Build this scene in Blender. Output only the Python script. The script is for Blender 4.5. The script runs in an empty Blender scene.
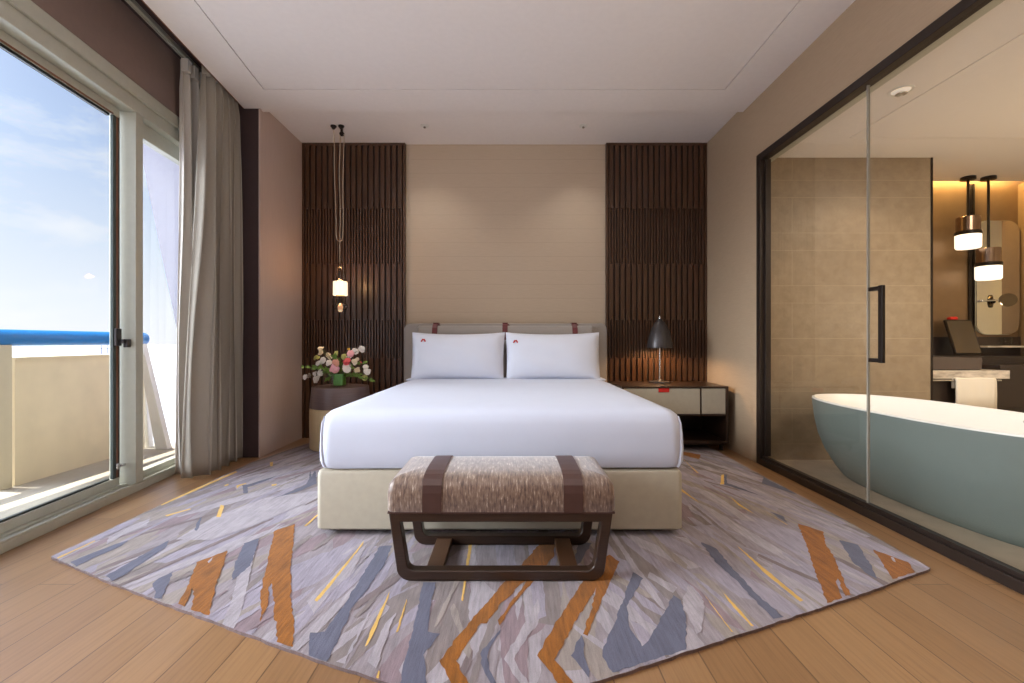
import bpy, bmesh, math, random
from mathutils import Vector, Matrix
sc = bpy.context.scene
COL = sc.collection
PI = math.pi
random.seed(7)
sc.view_settings.view_transform = 'Standard'
sc.view_settings.look = 'None'
sc.view_settings.exposure = -0.42
sc.view_settings.gamma = 1.0
sc.view_settings.use_curve_mapping = False
sc.cycles.use_denoising = True
sc.cycles.max_bounces = 12
sc.cycles.diffuse_bounces = 5
sc.cycles.transparent_max_bounces = 16
sc.cycles.sample_clamp_indirect = 8.0
sc.cycles.caustics_reflective = False
sc.cycles.caustics_refractive = False

# ------------------------------------------------------------------ materials
def lin(r, g, b):
    f = lambda c: (c/255/12.92) if c/255 <= 0.04045 else ((c/255+0.055)/1.055)**2.4
    return (f(r), f(g), f(b), 1.0)

class NT:
    def __init__(self, m):
        self.t = m.node_tree; self.n = self.t.nodes; self.l = self.t.links
    def new(self, kind, **kw):
        nd = self.n.new(kind)
        for k, v in kw.items():
            if k.startswith('i_'):
                nd.inputs[k[2:].replace('_', ' ')].default_value = v
            else:
                setattr(nd, k, v)
        return nd
    def link(self, a, ao, b, bi):
        self.l.new(a.outputs[ao], b.inputs[bi])
    def coords(self, scale=(1, 1, 1), rot=(0, 0, 0), kind='Object'):
        tc = self.new('ShaderNodeTexCoord'); mp = self.new('ShaderNodeMapping')
        mp.inputs['Scale'].default_value = scale; mp.inputs['Rotation'].default_value = rot
        self.link(tc, kind, mp, 'Vector'); return mp
    def noise(self, mp, scale=5, detail=3, rough=0.55):
        n = self.new('ShaderNodeTexNoise'); n.inputs['Scale'].default_value = scale
        n.inputs['Detail'].default_value = detail; n.inputs['Roughness'].default_value = rough
        self.link(mp, 'Vector', n, 'Vector'); return n
    def ramp(self, src, out, stops, interp='LINEAR'):
        r = self.new('ShaderNodeValToRGB'); r.color_ramp.interpolation = interp
        e = r.color_ramp.elements
        while len(e) < len(stops): e.new(0.5)
        for k, (p, c) in enumerate(stops):
            e[k].position = p; e[k].color = c
        self.link(src, out, r, 'Fac'); return r
    def mix(self, fac, a, b, blend='MIX'):
        m = self.new('ShaderNodeMix', data_type='RGBA', blend_type=blend)
        for sock, v in ((m.inputs[0], fac), (m.inputs[6], a), (m.inputs[7], b)):
            if isinstance(v, tuple) and len(v) == 2 and hasattr(v[0], 'outputs'):
                self.l.new(v[0].outputs[v[1]], sock)
            else:
                sock.default_value = v
        return m
    def math(self, op, a, b=None, c=None):
        m = self.new('ShaderNodeMath', operation=op)
        for k, v in enumerate((a, b, c)):
            if v is None: continue
            if isinstance(v, tuple): self.l.new(v[0].outputs[v[1]], m.inputs[k])
            else: m.inputs[k].default_value = v
        return m

def new_mat(name):
    m = bpy.data.materials.new(name); m.use_nodes = True
    t = NT(m); b = t.n['Principled BSDF']
    return m, t, b

def mat(name, col, rough=0.6, metal=0.0, vary=0.12, scale=(6, 6, 6), nscale=4, bump=0.0, bscale=None, bnoise=120, spec=0.5, sheen=0.0, coat=0.0):
    """Principled material whose colour wanders a little along a (stretched) noise."""
    m, t, b = new_mat(name)
    mp = t.coords(scale)
    nz = t.noise(mp, nscale, 4)
    lo = tuple(max(0, c*(1-vary)) for c in col[:3])+(1,)
    hi = tuple(min(1, c*(1+vary)) for c in col[:3])+(1,)
    r = t.ramp(nz, 'Fac', [(0.3, lo), (0.7, hi)])
    t.link(r, 'Color', b, 'Base Color')
    b.inputs['Roughness'].default_value = rough
    b.inputs['Metallic'].default_value = metal
    b.inputs['Specular IOR Level'].default_value = spec
    if sheen: b.inputs['Sheen Weight'].default_value = sheen
    if coat: b.inputs['Coat Weight'].default_value = coat
    if bump:
        mp2 = t.coords(bscale or (1, 1, 1))
        n2 = t.noise(mp2, bnoise, 2)
        bp = t.new('ShaderNodeBump'); bp.inputs['Strength'].default_value = bump
        bp.inputs['Distance'].default_value = 0.004
        t.link(n2, 'Fac', bp, 'Height'); t.link(bp, 'Normal', b, 'Normal')
    return m

def emit_mat(name, col, strength):
    m, t, b = new_mat(name)
    mp = t.coords((20, 20, 20)); nz = t.noise(mp, 6, 2)
    r = t.ramp(nz, 'Fac', [(0.2, tuple(c*0.9 for c in col[:3])+(1,)), (0.8, col)])
    t.link(r, 'Color', b, 'Emission Color'); b.inputs['Base Color'].default_value = col
    b.inputs['Emission Strength'].default_value = strength
    b.inputs['Roughness'].default_value = 0.4
    return m

def glass_mat(name, tint=(1, 1, 1, 1), ior=1.35, rough=0.0, maxf=1.0):
    """thin pane: see-through with a Fresnel reflection"""
    m, t, b = new_mat(name)
    t.n.remove(b)
    out = t.n['Material Output']
    tr = t.new('ShaderNodeBsdfTransparent'); tr.inputs['Color'].default_value = tint
    gl = t.new('ShaderNodeBsdfGlossy'); gl.inputs['Roughness'].default_value = rough
    fr = t.new('ShaderNodeFresnel'); fr.inputs['IOR'].default_value = ior
    f2 = t.math('MULTIPLY', (fr, 'Fac'), maxf)
    mx = t.new('ShaderNodeMixShader')
    t.link(f2, 0, mx, 0); t.link(tr, 0, mx, 1); t.link(gl, 0, mx, 2)
    t.link(mx, 0, out, 'Surface')
    return m

# ------------------------------------------------------------------ mesh helpers
def box(bm, x0, x1, y0, y1, z0, z1, M=None):
    vs = [bm.verts.new((x, y, z)) for z in (z0, z1) for y in (y0, y1) for x in (x0, x1)]
    if M is not None:
        for v in vs: v.co = M @ v.co
    for f in ((0, 2, 3, 1), (4, 5, 7, 6), (0, 1, 5, 4), (2, 6, 7, 3), (0, 4, 6, 2), (1, 3, 7, 5)):
        bm.faces.new([vs[i] for i in f])
    return vs

def prism(bm, pts, d):
    """closed polygon of 3-D points extruded by vector d"""
    a = [bm.verts.new(p) for p in pts]
    b = [bm.verts.new(Vector(p)+Vector(d)) for p in pts]
    n = len(a)
    bm.faces.new(a[::-1]); bm.faces.new(b)
    for i in range(n): bm.faces.new((a[i], a[(i+1) % n], b[(i+1) % n], b[i]))

def loft(bm, loops, cap0=True, cap1=True):
    L = [[bm.verts.new(p) for p in lp] for lp in loops]
    n = len(L[0])
    for a, b in zip(L, L[1:]):
        for i in range(n):
            bm.faces.new((a[i], a[(i+1) % n], b[(i+1) % n], b[i]))
    if cap0: bm.faces.new(L[0][::-1])
    if cap1: bm.faces.new(L[-1])
    return L

def rrect(x0, x1, y0, y1, r, n=6):
    pts = []
    for cx, cy, a0 in ((x1-r, y1-r, 0), (x0+r, y1-r, PI/2), (x0+r, y0+r, PI), (x1-r, y0+r, 1.5*PI)):
        for k in range(n+1):
            a = a0+PI/2*k/n
            pts.append((cx+r*math.cos(a), cy+r*math.sin(a)))
    return pts

def slab(bm, x0, x1, y0, y1, r, prof, n=6, M=None):
    """rounded-rectangle plan lofted through (inset, z) rows"""
    loops = []
    for ins, z in prof:
        lp = [Vector((x, y, z)) for x, y in rrect(x0+ins, x1-ins, y0+ins, y1-ins, max(0.004, r-ins*0.6), n)]
        loops.append([M @ p for p in lp] if M is not None else lp)
    return loft(bm, loops)

def lathe(bm, prof, c=(0, 0, 0), n=32, cap0=True, cap1=True, M=None, sx=1, sy=1):
    loops = []
    for r, z in prof:
        lp = [Vector((c[0]+sx*r*math.cos(2*PI*k/n), c[1]+sy*r*math.sin(2*PI*k/n), c[2]+z)) for k in range(n)]
        loops.append([M @ p for p in lp] if M is not None else lp)
    return loft(bm, loops, cap0, cap1)

def tube(bm, pts, r, n=8):
    pts = [Vector(p) for p in pts]
    loops = []; up = None
    for i, p in enumerate(pts):
        d = (pts[min(i+1, len(pts)-1)]-pts[max(i-1, 0)]).normalized()
        if up is None:
            up = Vector((0, 0, 1)) if abs(d.z) < 0.9 else Vector((1, 0, 0))
        s = d.cross(up).normalized(); up = s.cross(d).normalized()
        rr = r[i] if isinstance(r, (list, tuple)) else r
        loops.append([p+rr*(math.cos(2*PI*k/n)*s+math.sin(2*PI*k/n)*up) for k in range(n)])
    return loft(bm, loops)

def obj(name, bm, material, parent=None, smooth=True, bevel=0.0, angle=35):
    me = bpy.data.meshes.new(name)
    bmesh.ops.recalc_face_normals(bm, faces=bm.faces)
    bm.to_mesh(me); bm.free()
    for m in (material if isinstance(material, (list, tuple)) else [material]): me.materials.append(m)
    o = bpy.data.objects.new(name, me); COL.objects.link(o)
    if smooth:
        for p in me.polygons: p.use_smooth = True
        try: me.set_sharp_from_angle(angle=math.radians(angle))
        except Exception: pass
    if bevel:
        b = o.modifiers.new('bevel', 'BEVEL'); b.width = bevel; b.segments = 2; b.limit_method = 'ANGLE'
    if parent is not None:
        o.parent = parent
        o.matrix_parent_inverse = parent.matrix_world.inverted() if False else Matrix.Translation(-parent.location)
    return o

def thing(name, label, cat, loc=(0, 0, 0), group=None):
    o = bpy.data.objects.new(name, None); COL.objects.link(o)
    o.empty_display_size = 0.05; o.location = loc
    o['label'] = label; o['category'] = cat
    if group: o['group'] = group
    return o

def tag(o, label, cat, group=None):
    o['label'] = label; o['category'] = cat
    if group: o['group'] = group
    return o

def struct(name, bm, m, parent=None, smooth=False, bevel=0.0):
    o = obj(name, bm, m, parent, smooth, bevel)
    if parent is None: o['kind'] = 'structure'
    return o

def part(name, label, fn, m, parent, **kw):
    bm = bmesh.new(); fn(bm); o = obj(name, bm, m, parent, **kw)
    if label: o['label'] = label
    return o

def B(fn):
    bm = bmesh.new(); fn(bm); return bm

# window wall runs slightly askew: a = along it (away from camera), b = outward
WT = Vector((-0.1083, 0.9941, 0)); WN = Vector((-0.9941, -0.1083, 0)); WO = Vector((-2.197, 0, 0))
WM = Matrix((( WT.x, WN.x, 0, WO.x), (WT.y, WN.y, 0, WO.y), (0, 0, 1, 0), (0, 0, 0, 1)))
def wbox(bm, a0, a1, b0, b1, z0, z1): return box(bm, a0, a1, b0, b1, z0, z1, WM)

# ------------------------------------------------------------------ material library
M = {}
M['ceiling'] = mat('ceiling_paint', lin(234, 228, 224), 0.85, vary=0.015)
M['gap'] = mat('shadow_gap', lin(70, 60, 54), 0.9)
M['mauve'] = mat('mauve_plaster', lin(132, 112, 104), 0.8, vary=0.03)
M['pocket'] = mat('pocket_brown', lin(62, 46, 46), 0.7, vary=0.05)
M['alu'] = mat('champagne_aluminium', lin(186, 186, 172), 0.42, 0.2, vary=0.03)
M['alu_dark'] = mat('grey_green_metal', lin(70, 78, 76), 0.45, 0.3, vary=0.04)
M['gasket'] = mat('brown_gasket', lin(120, 74, 50), 0.6)
M['chrome'] = mat('brushed_chrome', lin(200, 200, 200), 0.22, 1.0, vary=0.03)
M['dark_metal'] = mat('dark_bronze_metal', lin(40, 32, 28), 0.38, 0.5, vary=0.08)
M['frame'] = mat('dark_bronze_frame', lin(48, 38, 33), 0.4, 0.3, vary=0.06)
M['wood_dark'] = mat('dark_stained_wood', lin(76, 50, 32), 0.33, vary=0.28, scale=(60, 60, 2.2), nscale=3, bump=0.05, bscale=(90, 90, 3), bnoise=6)
M['wood_dark_h'] = mat('dark_stained_wood_level', lin(50, 34, 25), 0.3, vary=0.28, scale=(2.2, 60, 60), nscale=3, bump=0.05, bscale=(3, 90, 90), bnoise=6)
M['slat_back'] = mat('slat_backing', lin(38, 28, 22), 0.7)
M['leather_cream'] = mat('cream_leather', lin(168, 159, 141), 0.5, vary=0.04, bump=0.08, bnoise=260)
M['leather_red'] = mat('oxblood_leather', lin(98, 40, 42), 0.45, vary=0.1, bump=0.08, bnoise=260)
M['leather_brown'] = mat('brown_leather', lin(72, 48, 42), 0.42, vary=0.08, bump=0.08, bnoise=260)
M['red'] = mat('red_leather', lin(190, 34, 28), 0.5, vary=0.06)
M['taupe'] = mat('taupe_upholstery', lin(154, 146, 139), 0.75, vary=0.05, scale=(40, 40, 40), bump=0.12, bnoise=400, sheen=0.2)
M['white_cloth'] = mat('white_bed_linen', lin(194, 198, 213), 0.8, vary=0.012, scale=(2, 2, 2), bump=0.05, bnoise=300, sheen=0.1)
M['pillow_cloth'] = mat('white_pillow_linen_lit', lin(214, 217, 228), 0.8, vary=0.012, scale=(2, 2, 2), bump=0.05, bnoise=300, sheen=0.1)  # bed linen lightened: brighter light at the bed head put into the colour
M['curtain'] = mat('linen_curtain', lin(158, 150, 138), 0.9, vary=0.1, scale=(180, 180, 40), nscale=4, bump=0.12, bscale=(1, 1, 0.6), bnoise=420, sheen=0.15)
M['curtain_lining'] = mat('curtain_lining_cloth', lin(206, 200, 192), 0.9, vary=0.06, scale=(180, 180, 40), nscale=4, bump=0.1, bnoise=420)
M['lamp_metal'] = mat('graphite_lacquer', lin(74, 70, 70), 0.36, 0.55, vary=0.04)
M['table_wood'] = mat('smoked_oak', lin(104, 86, 82), 0.42, vary=0.2, scale=(1.5, 1.5, 70), nscale=3)
M['marble'] = mat('white_marble', lin(208, 198, 188), 0.25, vary=0.42, scale=(3, 3, 9), nscale=3)
M['towel'] = mat('towel_terry', lin(240, 232, 220), 0.95, vary=0.02, bump=0.3, bnoise=350, sheen=0.3)
M['tub_out'] = mat('tub_shaded_white', lin(118, 127, 122), 0.45, vary=0.02)  # white tub outside, its shade and green glass tint put into the colour
M['tub_in'] = mat('tub_white', lin(244, 240, 234), 0.3, vary=0.01)
M['sink'] = mat('dark_stone_basin', lin(92, 80, 76), 0.35, vary=0.1)
M['bronze'] = mat('bronze_panel', lin(132, 106, 78), 0.36, 0.3, vary=0.05)
M['cream_wall'] = mat('cream_plaster', lin(216, 202, 176), 0.85, vary=0.02)
M['dark_cab'] = mat('dark_cabinet', lin(50, 38, 32), 0.4, vary=0.12)
M['bath_floor'] = mat('honed_limestone', lin(188, 172, 150), 0.4, vary=0.1, scale=(2, 2, 2))
M['dark_mirror'] = mat('dark_tinted_mirror', lin(120, 110, 98), 0.04, 1.0, vary=0.0)
M['leather_warm_lit'] = mat('cream_leather_warm_lit', lin(198, 174, 132), 0.5, vary=0.04, bump=0.08, bnoise=260)  # cream leather with the warm light on it put into the colour
M['mirror'] = mat('mirror_silver', lin(228, 224, 212), 0.03, 1.0, vary=0.0)
M['pane'] = glass_mat('clear_glass', (0.985, 0.99, 0.99, 1), 1.2, maxf=0.10)
M['part_glass'] = glass_mat('partition_glass', (0.96, 0.96, 0.95, 1), 1.25, maxf=0.10)
M['glass_edge'] = mat('polished_glass_edge', lin(150, 146, 136), 0.25, vary=0.05)
M['cup_glass'] = glass_mat('drinking_glass', (0.95, 0.96, 0.95, 1), 1.45, 0.02, 0.12)
M['smoke_glass'] = glass_mat('smoked_glass', (0.66, 0.58, 0.52, 1), 1.45, 0.02, 0.7)
M['frost'] = emit_mat('lit_frosted_glass', (1.0, 0.78, 0.52, 1), 1.9)
M['socket'] = emit_mat('glowing_socket', (1.0, 0.66, 0.40, 1), 0.8)
M['bulb'] = emit_mat('warm_bulb', (1.0, 0.70, 0.38, 1), 14)
M['opal'] = emit_mat('lit_opal_glass', (1.0, 0.86, 0.68, 1), 2.2)
M['cove'] = emit_mat('cove_strip', (1.0, 0.72, 0.30, 1), 14)
M['downlight'] = emit_mat('downlight_lens', (1.0, 0.9, 0.78, 1), 0.5)
M['cord'] = mat('pale_cord', lin(190, 172, 150), 0.7)
M['stone_floor'] = mat('balcony_paving', lin(176, 168, 152), 0.85, vary=0.06)
M['parapet'] = mat('beige_parapet_render', lin(226, 212, 182), 0.85, vary=0.05, scale=(1.5, 1.5, 1.5))
M['white_paint'] = mat('white_painted_steel', lin(222, 220, 214), 0.5, vary=0.02)
M['beige_paint'] = mat('beige_painted_steel', lin(206, 196, 170), 0.5, vary=0.02)
M['blue_paint'] = mat('blue_painted_rail', lin(16, 112, 184), 0.32, vary=0.04)
M['fin_shaded'] = mat('shaded_white_paint', lin(158, 157, 168), 0.8, vary=0.03)  # white paint greyed to lavender, its shade put into the colour
M['sea'] = mat('hazed_sea', lin(196, 200, 212), 1.0, spec=0.0, vary=0.06, scale=(0.004, 0.004, 0.004), nscale=5)  # pale tone is distance haze put into the sea colour
M['port'] = mat('hazed_harbour_steel', lin(140, 146, 166), 0.8)  # steel paled by distance haze painted into the colour

def floor_mat():
    m, t, b = new_mat('oak_planks')
    mp = t.coords((1, 1, 1), (0, 0, PI/2))
    br = t.new('ShaderNodeTexBrick'); br.offset = 0.37; br.squash = 1
    br.inputs['Scale'].default_value = 1.0
    br.inputs['Brick Width'].default_value = 1.9; br.inputs['Row Height'].default_value = 0.152
    br.inputs['Mortar Size'].default_value = 0.0024; br.inputs['Mortar Smooth'].default_value = 0.3
    br.inputs['Color1'].default_value = lin(154, 118, 81); br.inputs['Color2'].default_value = lin(136, 101, 67)
    br.inputs['Mortar'].default_value = lin(92, 66, 44)
    t.link(mp, 'Vector', br, 'Vector')
    g = t.noise(t.coords((16, 0.7, 1)), 4, 6, 0.65)
    gr = t.ramp(g, 'Fac', [(0.32, (0.80, 0.77, 0.74, 1)), (0.5, (1, 1, 1, 1)), (0.72, (1.1, 1.09, 1.07, 1))])
    mx = t.mix(1.0, (br, 'Color'), (gr, 'Color'), 'MULTIPLY')
    w = t.new('ShaderNodeTexWave'); w.inputs['Scale'].default_value = 1.6; w.inputs['Distortion'].default_value = 9
    w.inputs['Detail'].default_value = 3; w.inputs['Detail Scale'].default_value = 0.8
    t.link(t.coords((9, 0.55, 1)), 'Vector', w, 'Vector')
    wr = t.ramp(w, 'Fac', [(0.0, (0.9, 0.88, 0.86, 1)), (0.35, (1, 1, 1, 1))])
    mx2 = t.mix(0.6, (mx, 2), (wr, 'Color'), 'MULTIPLY')
    t.link(mx2, 2, b, 'Base Color')
    b.inputs['Roughness'].default_value = 0.36; b.inputs['Coat Weight'].default_value = 0.45; b.inputs['Coat Roughness'].default_value = 0.28
    bp = t.new('ShaderNodeBump'); bp.inputs['Strength'].default_value = 0.12; bp.inputs['Distance'].default_value = 0.002
    t.link(br, 'Fac', bp, 'Height'); bp.invert = True
    t.link(bp, 'Normal', b, 'Normal')
    return m
M['floor'] = floor_mat()

def weave_mat(name, col, streak, seam=None, seam_axis='Z', dark=0.88):
    """woven wallcovering: fine streaks, with optional seam lines every `seam` metres"""
    m, t, b = new_mat(name)
    n = t.noise(t.coords(streak), 6, 5, 0.7)
    c = col[:3]
    r = t.ramp(n, 'Fac', [(0.3, tuple(x*0.90 for x in c)+(1,)), (0.7, tuple(min(1, x*1.07) for x in c)+(1,))])
    src = (r, 'Color')
    if seam:
        tc = t.new('ShaderNodeTexCoord'); sp = t.new('ShaderNodeSeparateXYZ'); t.link(tc, 'Object', sp, 'Vector')
        q = t.math('FRACT', (t.math('DIVIDE', (sp, seam_axis), seam), 0))
        ln = t.math('LESS_THAN', (q, 0), 0.022)
        mm = t.mix((ln, 0), src, tuple(x*dark for x in c)+(1,))
        src = (mm, 2)
    t.l.new(src[0].outputs[src[1]], b.inputs['Base Color'])
    b.inputs['Roughness'].default_value = 0.72
    bp = t.new('ShaderNodeBump'); bp.inputs['Strength'].default_value = 0.08; bp.inputs['Distance'].default_value = 0.002
    t.link(n, 'Fac', bp, 'Height'); t.link(bp, 'Normal', b, 'Normal')
    return m
M['wall_back'] = weave_mat('woven_wallcover_bands', lin(190, 171, 148), (1.5, 1, 90), 0.147, dark=0.82)
M['wall_right'] = weave_mat('woven_wallcover', lin(174, 151, 124), (1, 2.0, 60))
M['wall_left'] = weave_mat('ribbed_wallcover', lin(190, 170, 160), (1, 60, 0.8), 0.022, 'Y', 0.93)

def tile_mat():
    m, t, b = new_mat('limestone_tiles')
    n = t.noise(t.coords((2.5, 2.5, 2.5)), 4, 6, 0.65)
    r = t.ramp(n, 'Fac', [(0.3, lin(138, 120, 98)), (0.7, lin(158, 140, 117))])
    tc = t.new('ShaderNodeTexCoord'); sp = t.new('ShaderNodeSeparateXYZ'); t.link(tc, 'Object', sp, 'Vector')
    z = t.math('FRACT', (t.math('DIVIDE', (t.math('ADD', (sp, 'Z'), 0.014), 0), 0.452), 0))
    a = t.math('LESS_THAN', (z, 0), 0.007)
    q = t.math('ABSOLUTE', (t.math('SUBTRACT', (z, 0), 0.332), 0))
    a2 = t.math('LESS_THAN', (q, 0), 0.0035)
    big = t.math('LESS_THAN', (z, 0), 0.332)
    xs = t.math('MULTIPLY_ADD', (big, 0), 0.55, (sp, 'X'))
    xf = t.math('FRACT', (t.math('DIVIDE', (xs, 0), 1.2), 0))
    a3 = t.math('LESS_THAN', (xf, 0), 0.0025)
    ln = t.math('MAXIMUM', (t.math('MAXIMUM', (a, 0), (a2, 0)), 0), (a3, 0))
    mx = t.mix((ln, 0), (r, 'Color'), lin(172, 154, 130))
    t.link(mx, 2, b, 'Base Color'); b.inputs['Roughness'].default_value = 0.45
    return m
M['tile'] = tile_mat()

def bench_fabric():
    m, t, b = new_mat('chenille_weave')
    n = t.noise(t.coords((210, 16, 16)), 1.0, 5, 0.75)
    n2 = t.noise(t.coords((60, 14, 20)), 1.4, 3, 0.6)
    ad = t.math('MULTIPLY_ADD', (n2, 'Fac'), 0.45, (t.math('MULTIPLY', (n, 'Fac'), 0.55), 0))
    r = t.ramp(ad, 0, [(0.38, lin(66, 47, 38)), (0.47, lin(106, 83, 70)), (0.56, lin(132, 110, 94)), (0.66, lin(206, 190, 174))])
    t.link(r, 'Color', b, 'Base Color'); b.inputs['Roughness'].default_value = 0.34
    b.inputs['Sheen Weight'].default_value = 0.4
    bp = t.new('ShaderNodeBump'); bp.inputs['Strength'].default_value = 0.35; bp.inputs['Distance'].default_value = 0.004
    t.link(ad, 0, bp, 'Height'); t.link(bp, 'Normal', b, 'Normal')
    return m
M['bench_fabric'] = bench_fabric()

def pile(name, col, vary=0.16):
    m, t, b = new_mat(name); c = col[:3]
    n1 = t.noise(t.coords((34, 2.6, 1)), 2.2, 5, 0.65)          # long combed streaks
    n2 = t.noise(t.coords((7, 3, 1)), 3, 3, 0.6)
    n3 = t.noise(t.coords((1, 1, 1)), 330, 2, 0.6)              # single tufts
    s = t.math('MULTIPLY_ADD', (n1, 'Fac'), 0.5, (t.math('MULTIPLY_ADD', (n2, 'Fac'), 0.25, (t.math('MULTIPLY', (n3, 'Fac'), 0.25), 0)), 0))
    r = t.ramp(s, 0, [(0.36, tuple(x*(1-vary*1.3) for x in c)+(1,)), (0.64, tuple(min(1, x*(1+vary*1.3)) for x in c)+(1,))])
    t.link(r, 'Color', b, 'Base Color'); b.inputs['Roughness'].default_value = 0.95
    b.inputs['Specular IOR Level'].default_value = 0.15; b.inputs['Sheen Weight'].default_value = 0.12
    bp = t.new('ShaderNodeBump'); bp.inputs['Strength'].default_value = 0.6; bp.inputs['Distance'].default_value = 0.006
    t.link(s, 0, bp, 'Height'); t.link(bp, 'Normal', b, 'Normal')
    return m
PILE = {
 'body': pile('pile_mauve_grey', lin(137, 127, 131), 0.22), 'pale': pile('pile_pale_silver', lin(154, 146, 151), 0.22),
 'lilac': pile('pile_lilac', lin(143, 135, 146), 0.22), 'taupe': pile('pile_taupe', lin(122, 111, 109), 0.22),
 'rose': pile('pile_dusty_rose', lin(130, 112, 117), 0.22), 'sand': pile('pile_warm_sand', lin(140, 129, 123), 0.22),
 'slate': pile('pile_slate_blue', lin(90, 90, 106)), 'ochre': pile('pile_burnt_orange', lin(134, 80, 16), 0.32),
 'edge': pile('pile_edge', lin(112, 94, 92), 0.2), 'gold': pile('pile_gold', lin(204, 164, 88)), 'mink': pile('pile_mink_brown', lin(114, 100, 100))}

# ================================================================== SETTING
XR, YB, ZC, ZR = 2.048, 4.815, 3.049, 3.10
YF = -2.4                                   # room end behind the camera
def wx(y, b=0.0):                           # x of the window-wall plane at depth y
    return -2.197-0.1089*y-b*1.006

struct('floor', B(lambda bm: prism(bm, [(wx(YF)-0.02, YF, 0), (XR+0.06, YF, 0), (XR+0.06, YB+0.1, 0), (wx(YB)-0.02, YB+0.1, 0)], (0, 0, -0.08))), M['floor'])

# ceiling: lower field with a shadow gap round its inner panel, higher strip along the bed wall, curtain pocket
def ceil(bm):
    e = lambda y: wx(y)+0.29
    gx = lambda y: -1.888-0.1155*(y-2.71)
    g = 0.009; ys = 3.68; ye = 4.034; xr = 1.716; t = (0, 0, 0.2)
    prism(bm, [(e(YF), YF, ZC), (gx(YF)-g, YF, ZC), (gx(ye)-g, ye, ZC), (e(ye), ye, ZC)], t)
    prism(bm, [(gx(ys)-g, ys, ZC), (xr+g, ys, ZC), (xr+g, ye, ZC), (gx(ye)-g, ye, ZC)], t)
    prism(bm, [(xr+g, YF, ZC), (XR+0.08, YF, ZC), (XR+0.08, ye, ZC), (xr+g, ye, ZC)], t)
    prism(bm, [(gx(YF), YF, ZC), (xr, YF, ZC), (xr, ys-g, ZC), (gx(ys), ys-g, ZC)], t)
    box(bm, -2.66, XR+0.08, ye-0.002, YB+0.1, ZR, ZR+0.2)
ceiling = struct('ceiling', B(ceil), M['ceiling'])
struct('gap_filler', B(lambda bm: box(bm, -1.95, 1.74, YF, 3.7, ZC+0.02, ZC+0.03)), M['gap'], ceiling)
struct('pocket_top', B(lambda bm: prism(bm, [(wx(YF)-0.1, YF, 3.21), (wx(YF)+0.30, YF, 3.21), (wx(4.0)+0.30, 4.0, 3.21), (wx(4.0)-0.1, 4.0, 3.21)], (0, 0, 0.06))), M['pocket'], ceiling)

struct('wall_back', B(lambda bm: box(bm, -2.9, XR+0.1, YB, YB+0.12, -0.05, 3.3)), M['wall_back'])
struct('wall_front', B(lambda bm: box(bm, -2.2, XR+0.1, YF-0.12, YF, -0.05, 3.3)), M['mauve'])
wl = struct('wall_left', B(lambda bm: box(bm, -2.66, -2.206, 3.99, YB, -0.02, ZR+0.02)), M['wall_left'])
struct('return_panel', B(lambda bm: box(bm, -2.64, -2.203, 3.975, 3.992, 0, 3.12)), M['pocket'], wl)
struct('corner_bead', B(lambda bm: box(bm, -2.212, -2.198, 3.972, 3.996, 0, 3.1)), M['wall_left'], wl)

# right wall with the long glazed opening
G0, G1, GZ = 0.55, 3.803, 2.565
def wr(bm):
    box(bm, XR, XR+0.06, G1, YB+0.1, -0.02, 3.3)
    box(bm, XR, XR+0.06, G0, G1, GZ, 3.3)
    box(bm, XR, XR+0.06, YF-0.1, G0, -0.02, 3.3)
struct('wall_right', B(wr), M['wall_right'])

# glazed partition to the bathroom
gd = thing('glass_partition', 'dark framed floor-to-head glass partition between bedroom and bathroom', 'glass partition', (XR+0.05, 2.2, 0))
def pframe(bm):
    x0, x1 = XR-0.006, XR+0.062
    box(bm, x0, x1, G1-0.055, G1, 0, GZ)
    box(bm, x0, x1, G0, G0+0.055, 0, GZ)
    box(bm, x0, x1, G0+0.055, G1-0.055, GZ-0.055, GZ)
    box(bm, x0, x1, G0+0.055, G1-0.055, 0, 0.05)
    box(bm, XR+0.014, XR+0.05, G0+0.055, G1-0.055, 0.05, 0.072)
    box(bm, XR+0.03, XR+0.075, G1-0.075, G1-0.055, 0.072, GZ-0.055)
part('frame', None, pframe, M['frame'], gd, smooth=False, bevel=0.002)
GJ = 2.656
part('pane', 'fixed clear glass pane nearest the bed wall', lambda bm: box(bm, XR+0.028, XR+0.036, GJ+0.006, G1-0.078, 0.073, GZ-0.056), M['part_glass'], gd, smooth=False)
part('door_leaf', 'clear frameless glass door leaf', lambda bm: box(bm, XR+0.028, XR+0.036, 1.66, GJ-0.006, 0.073, GZ-0.056), M['part_glass'], gd, smooth=False)
part('pane', None, lambda bm: box(bm, XR+0.028, XR+0.036, G0+0.056, 1.65, 0.073, GZ-0.056), M['part_glass'], gd, smooth=False)
part('joint_strip', 'pale vertical seal between the two panes', lambda bm: box(bm, XR+0.025, XR+0.039, GJ-0.0045, GJ+0.0045, 0.073, GZ-0.056), M['glass_edge'], gd, smooth=False)
def handle(bm):
    xa, xb = XR-0.014, XR+0.004
    box(bm, xa, xb, 2.50, 2.53, 0.895, 1.325)
    for z in (0.897, 1.300): box(bm, xa, xb, 2.53, 2.60, z, z+0.022); box(bm, xb, XR+0.028, 2.575, 2.60, z, z+0.022)
part('door_handle', 'slim black pull handle', handle, M['dark_metal'], gd, smooth=False, bevel=0.002)
part('head_track', 'pale sliding track under the head', lambda bm: (box(bm, XR+0.066, XR+0.15, G0, G1+0.08, 2.535, 2.575), box(bm, XR+0.16, XR+0.19, G0, G1+0.08, 2.565, 2.58)), M['alu'], gd, smooth=False)

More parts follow.
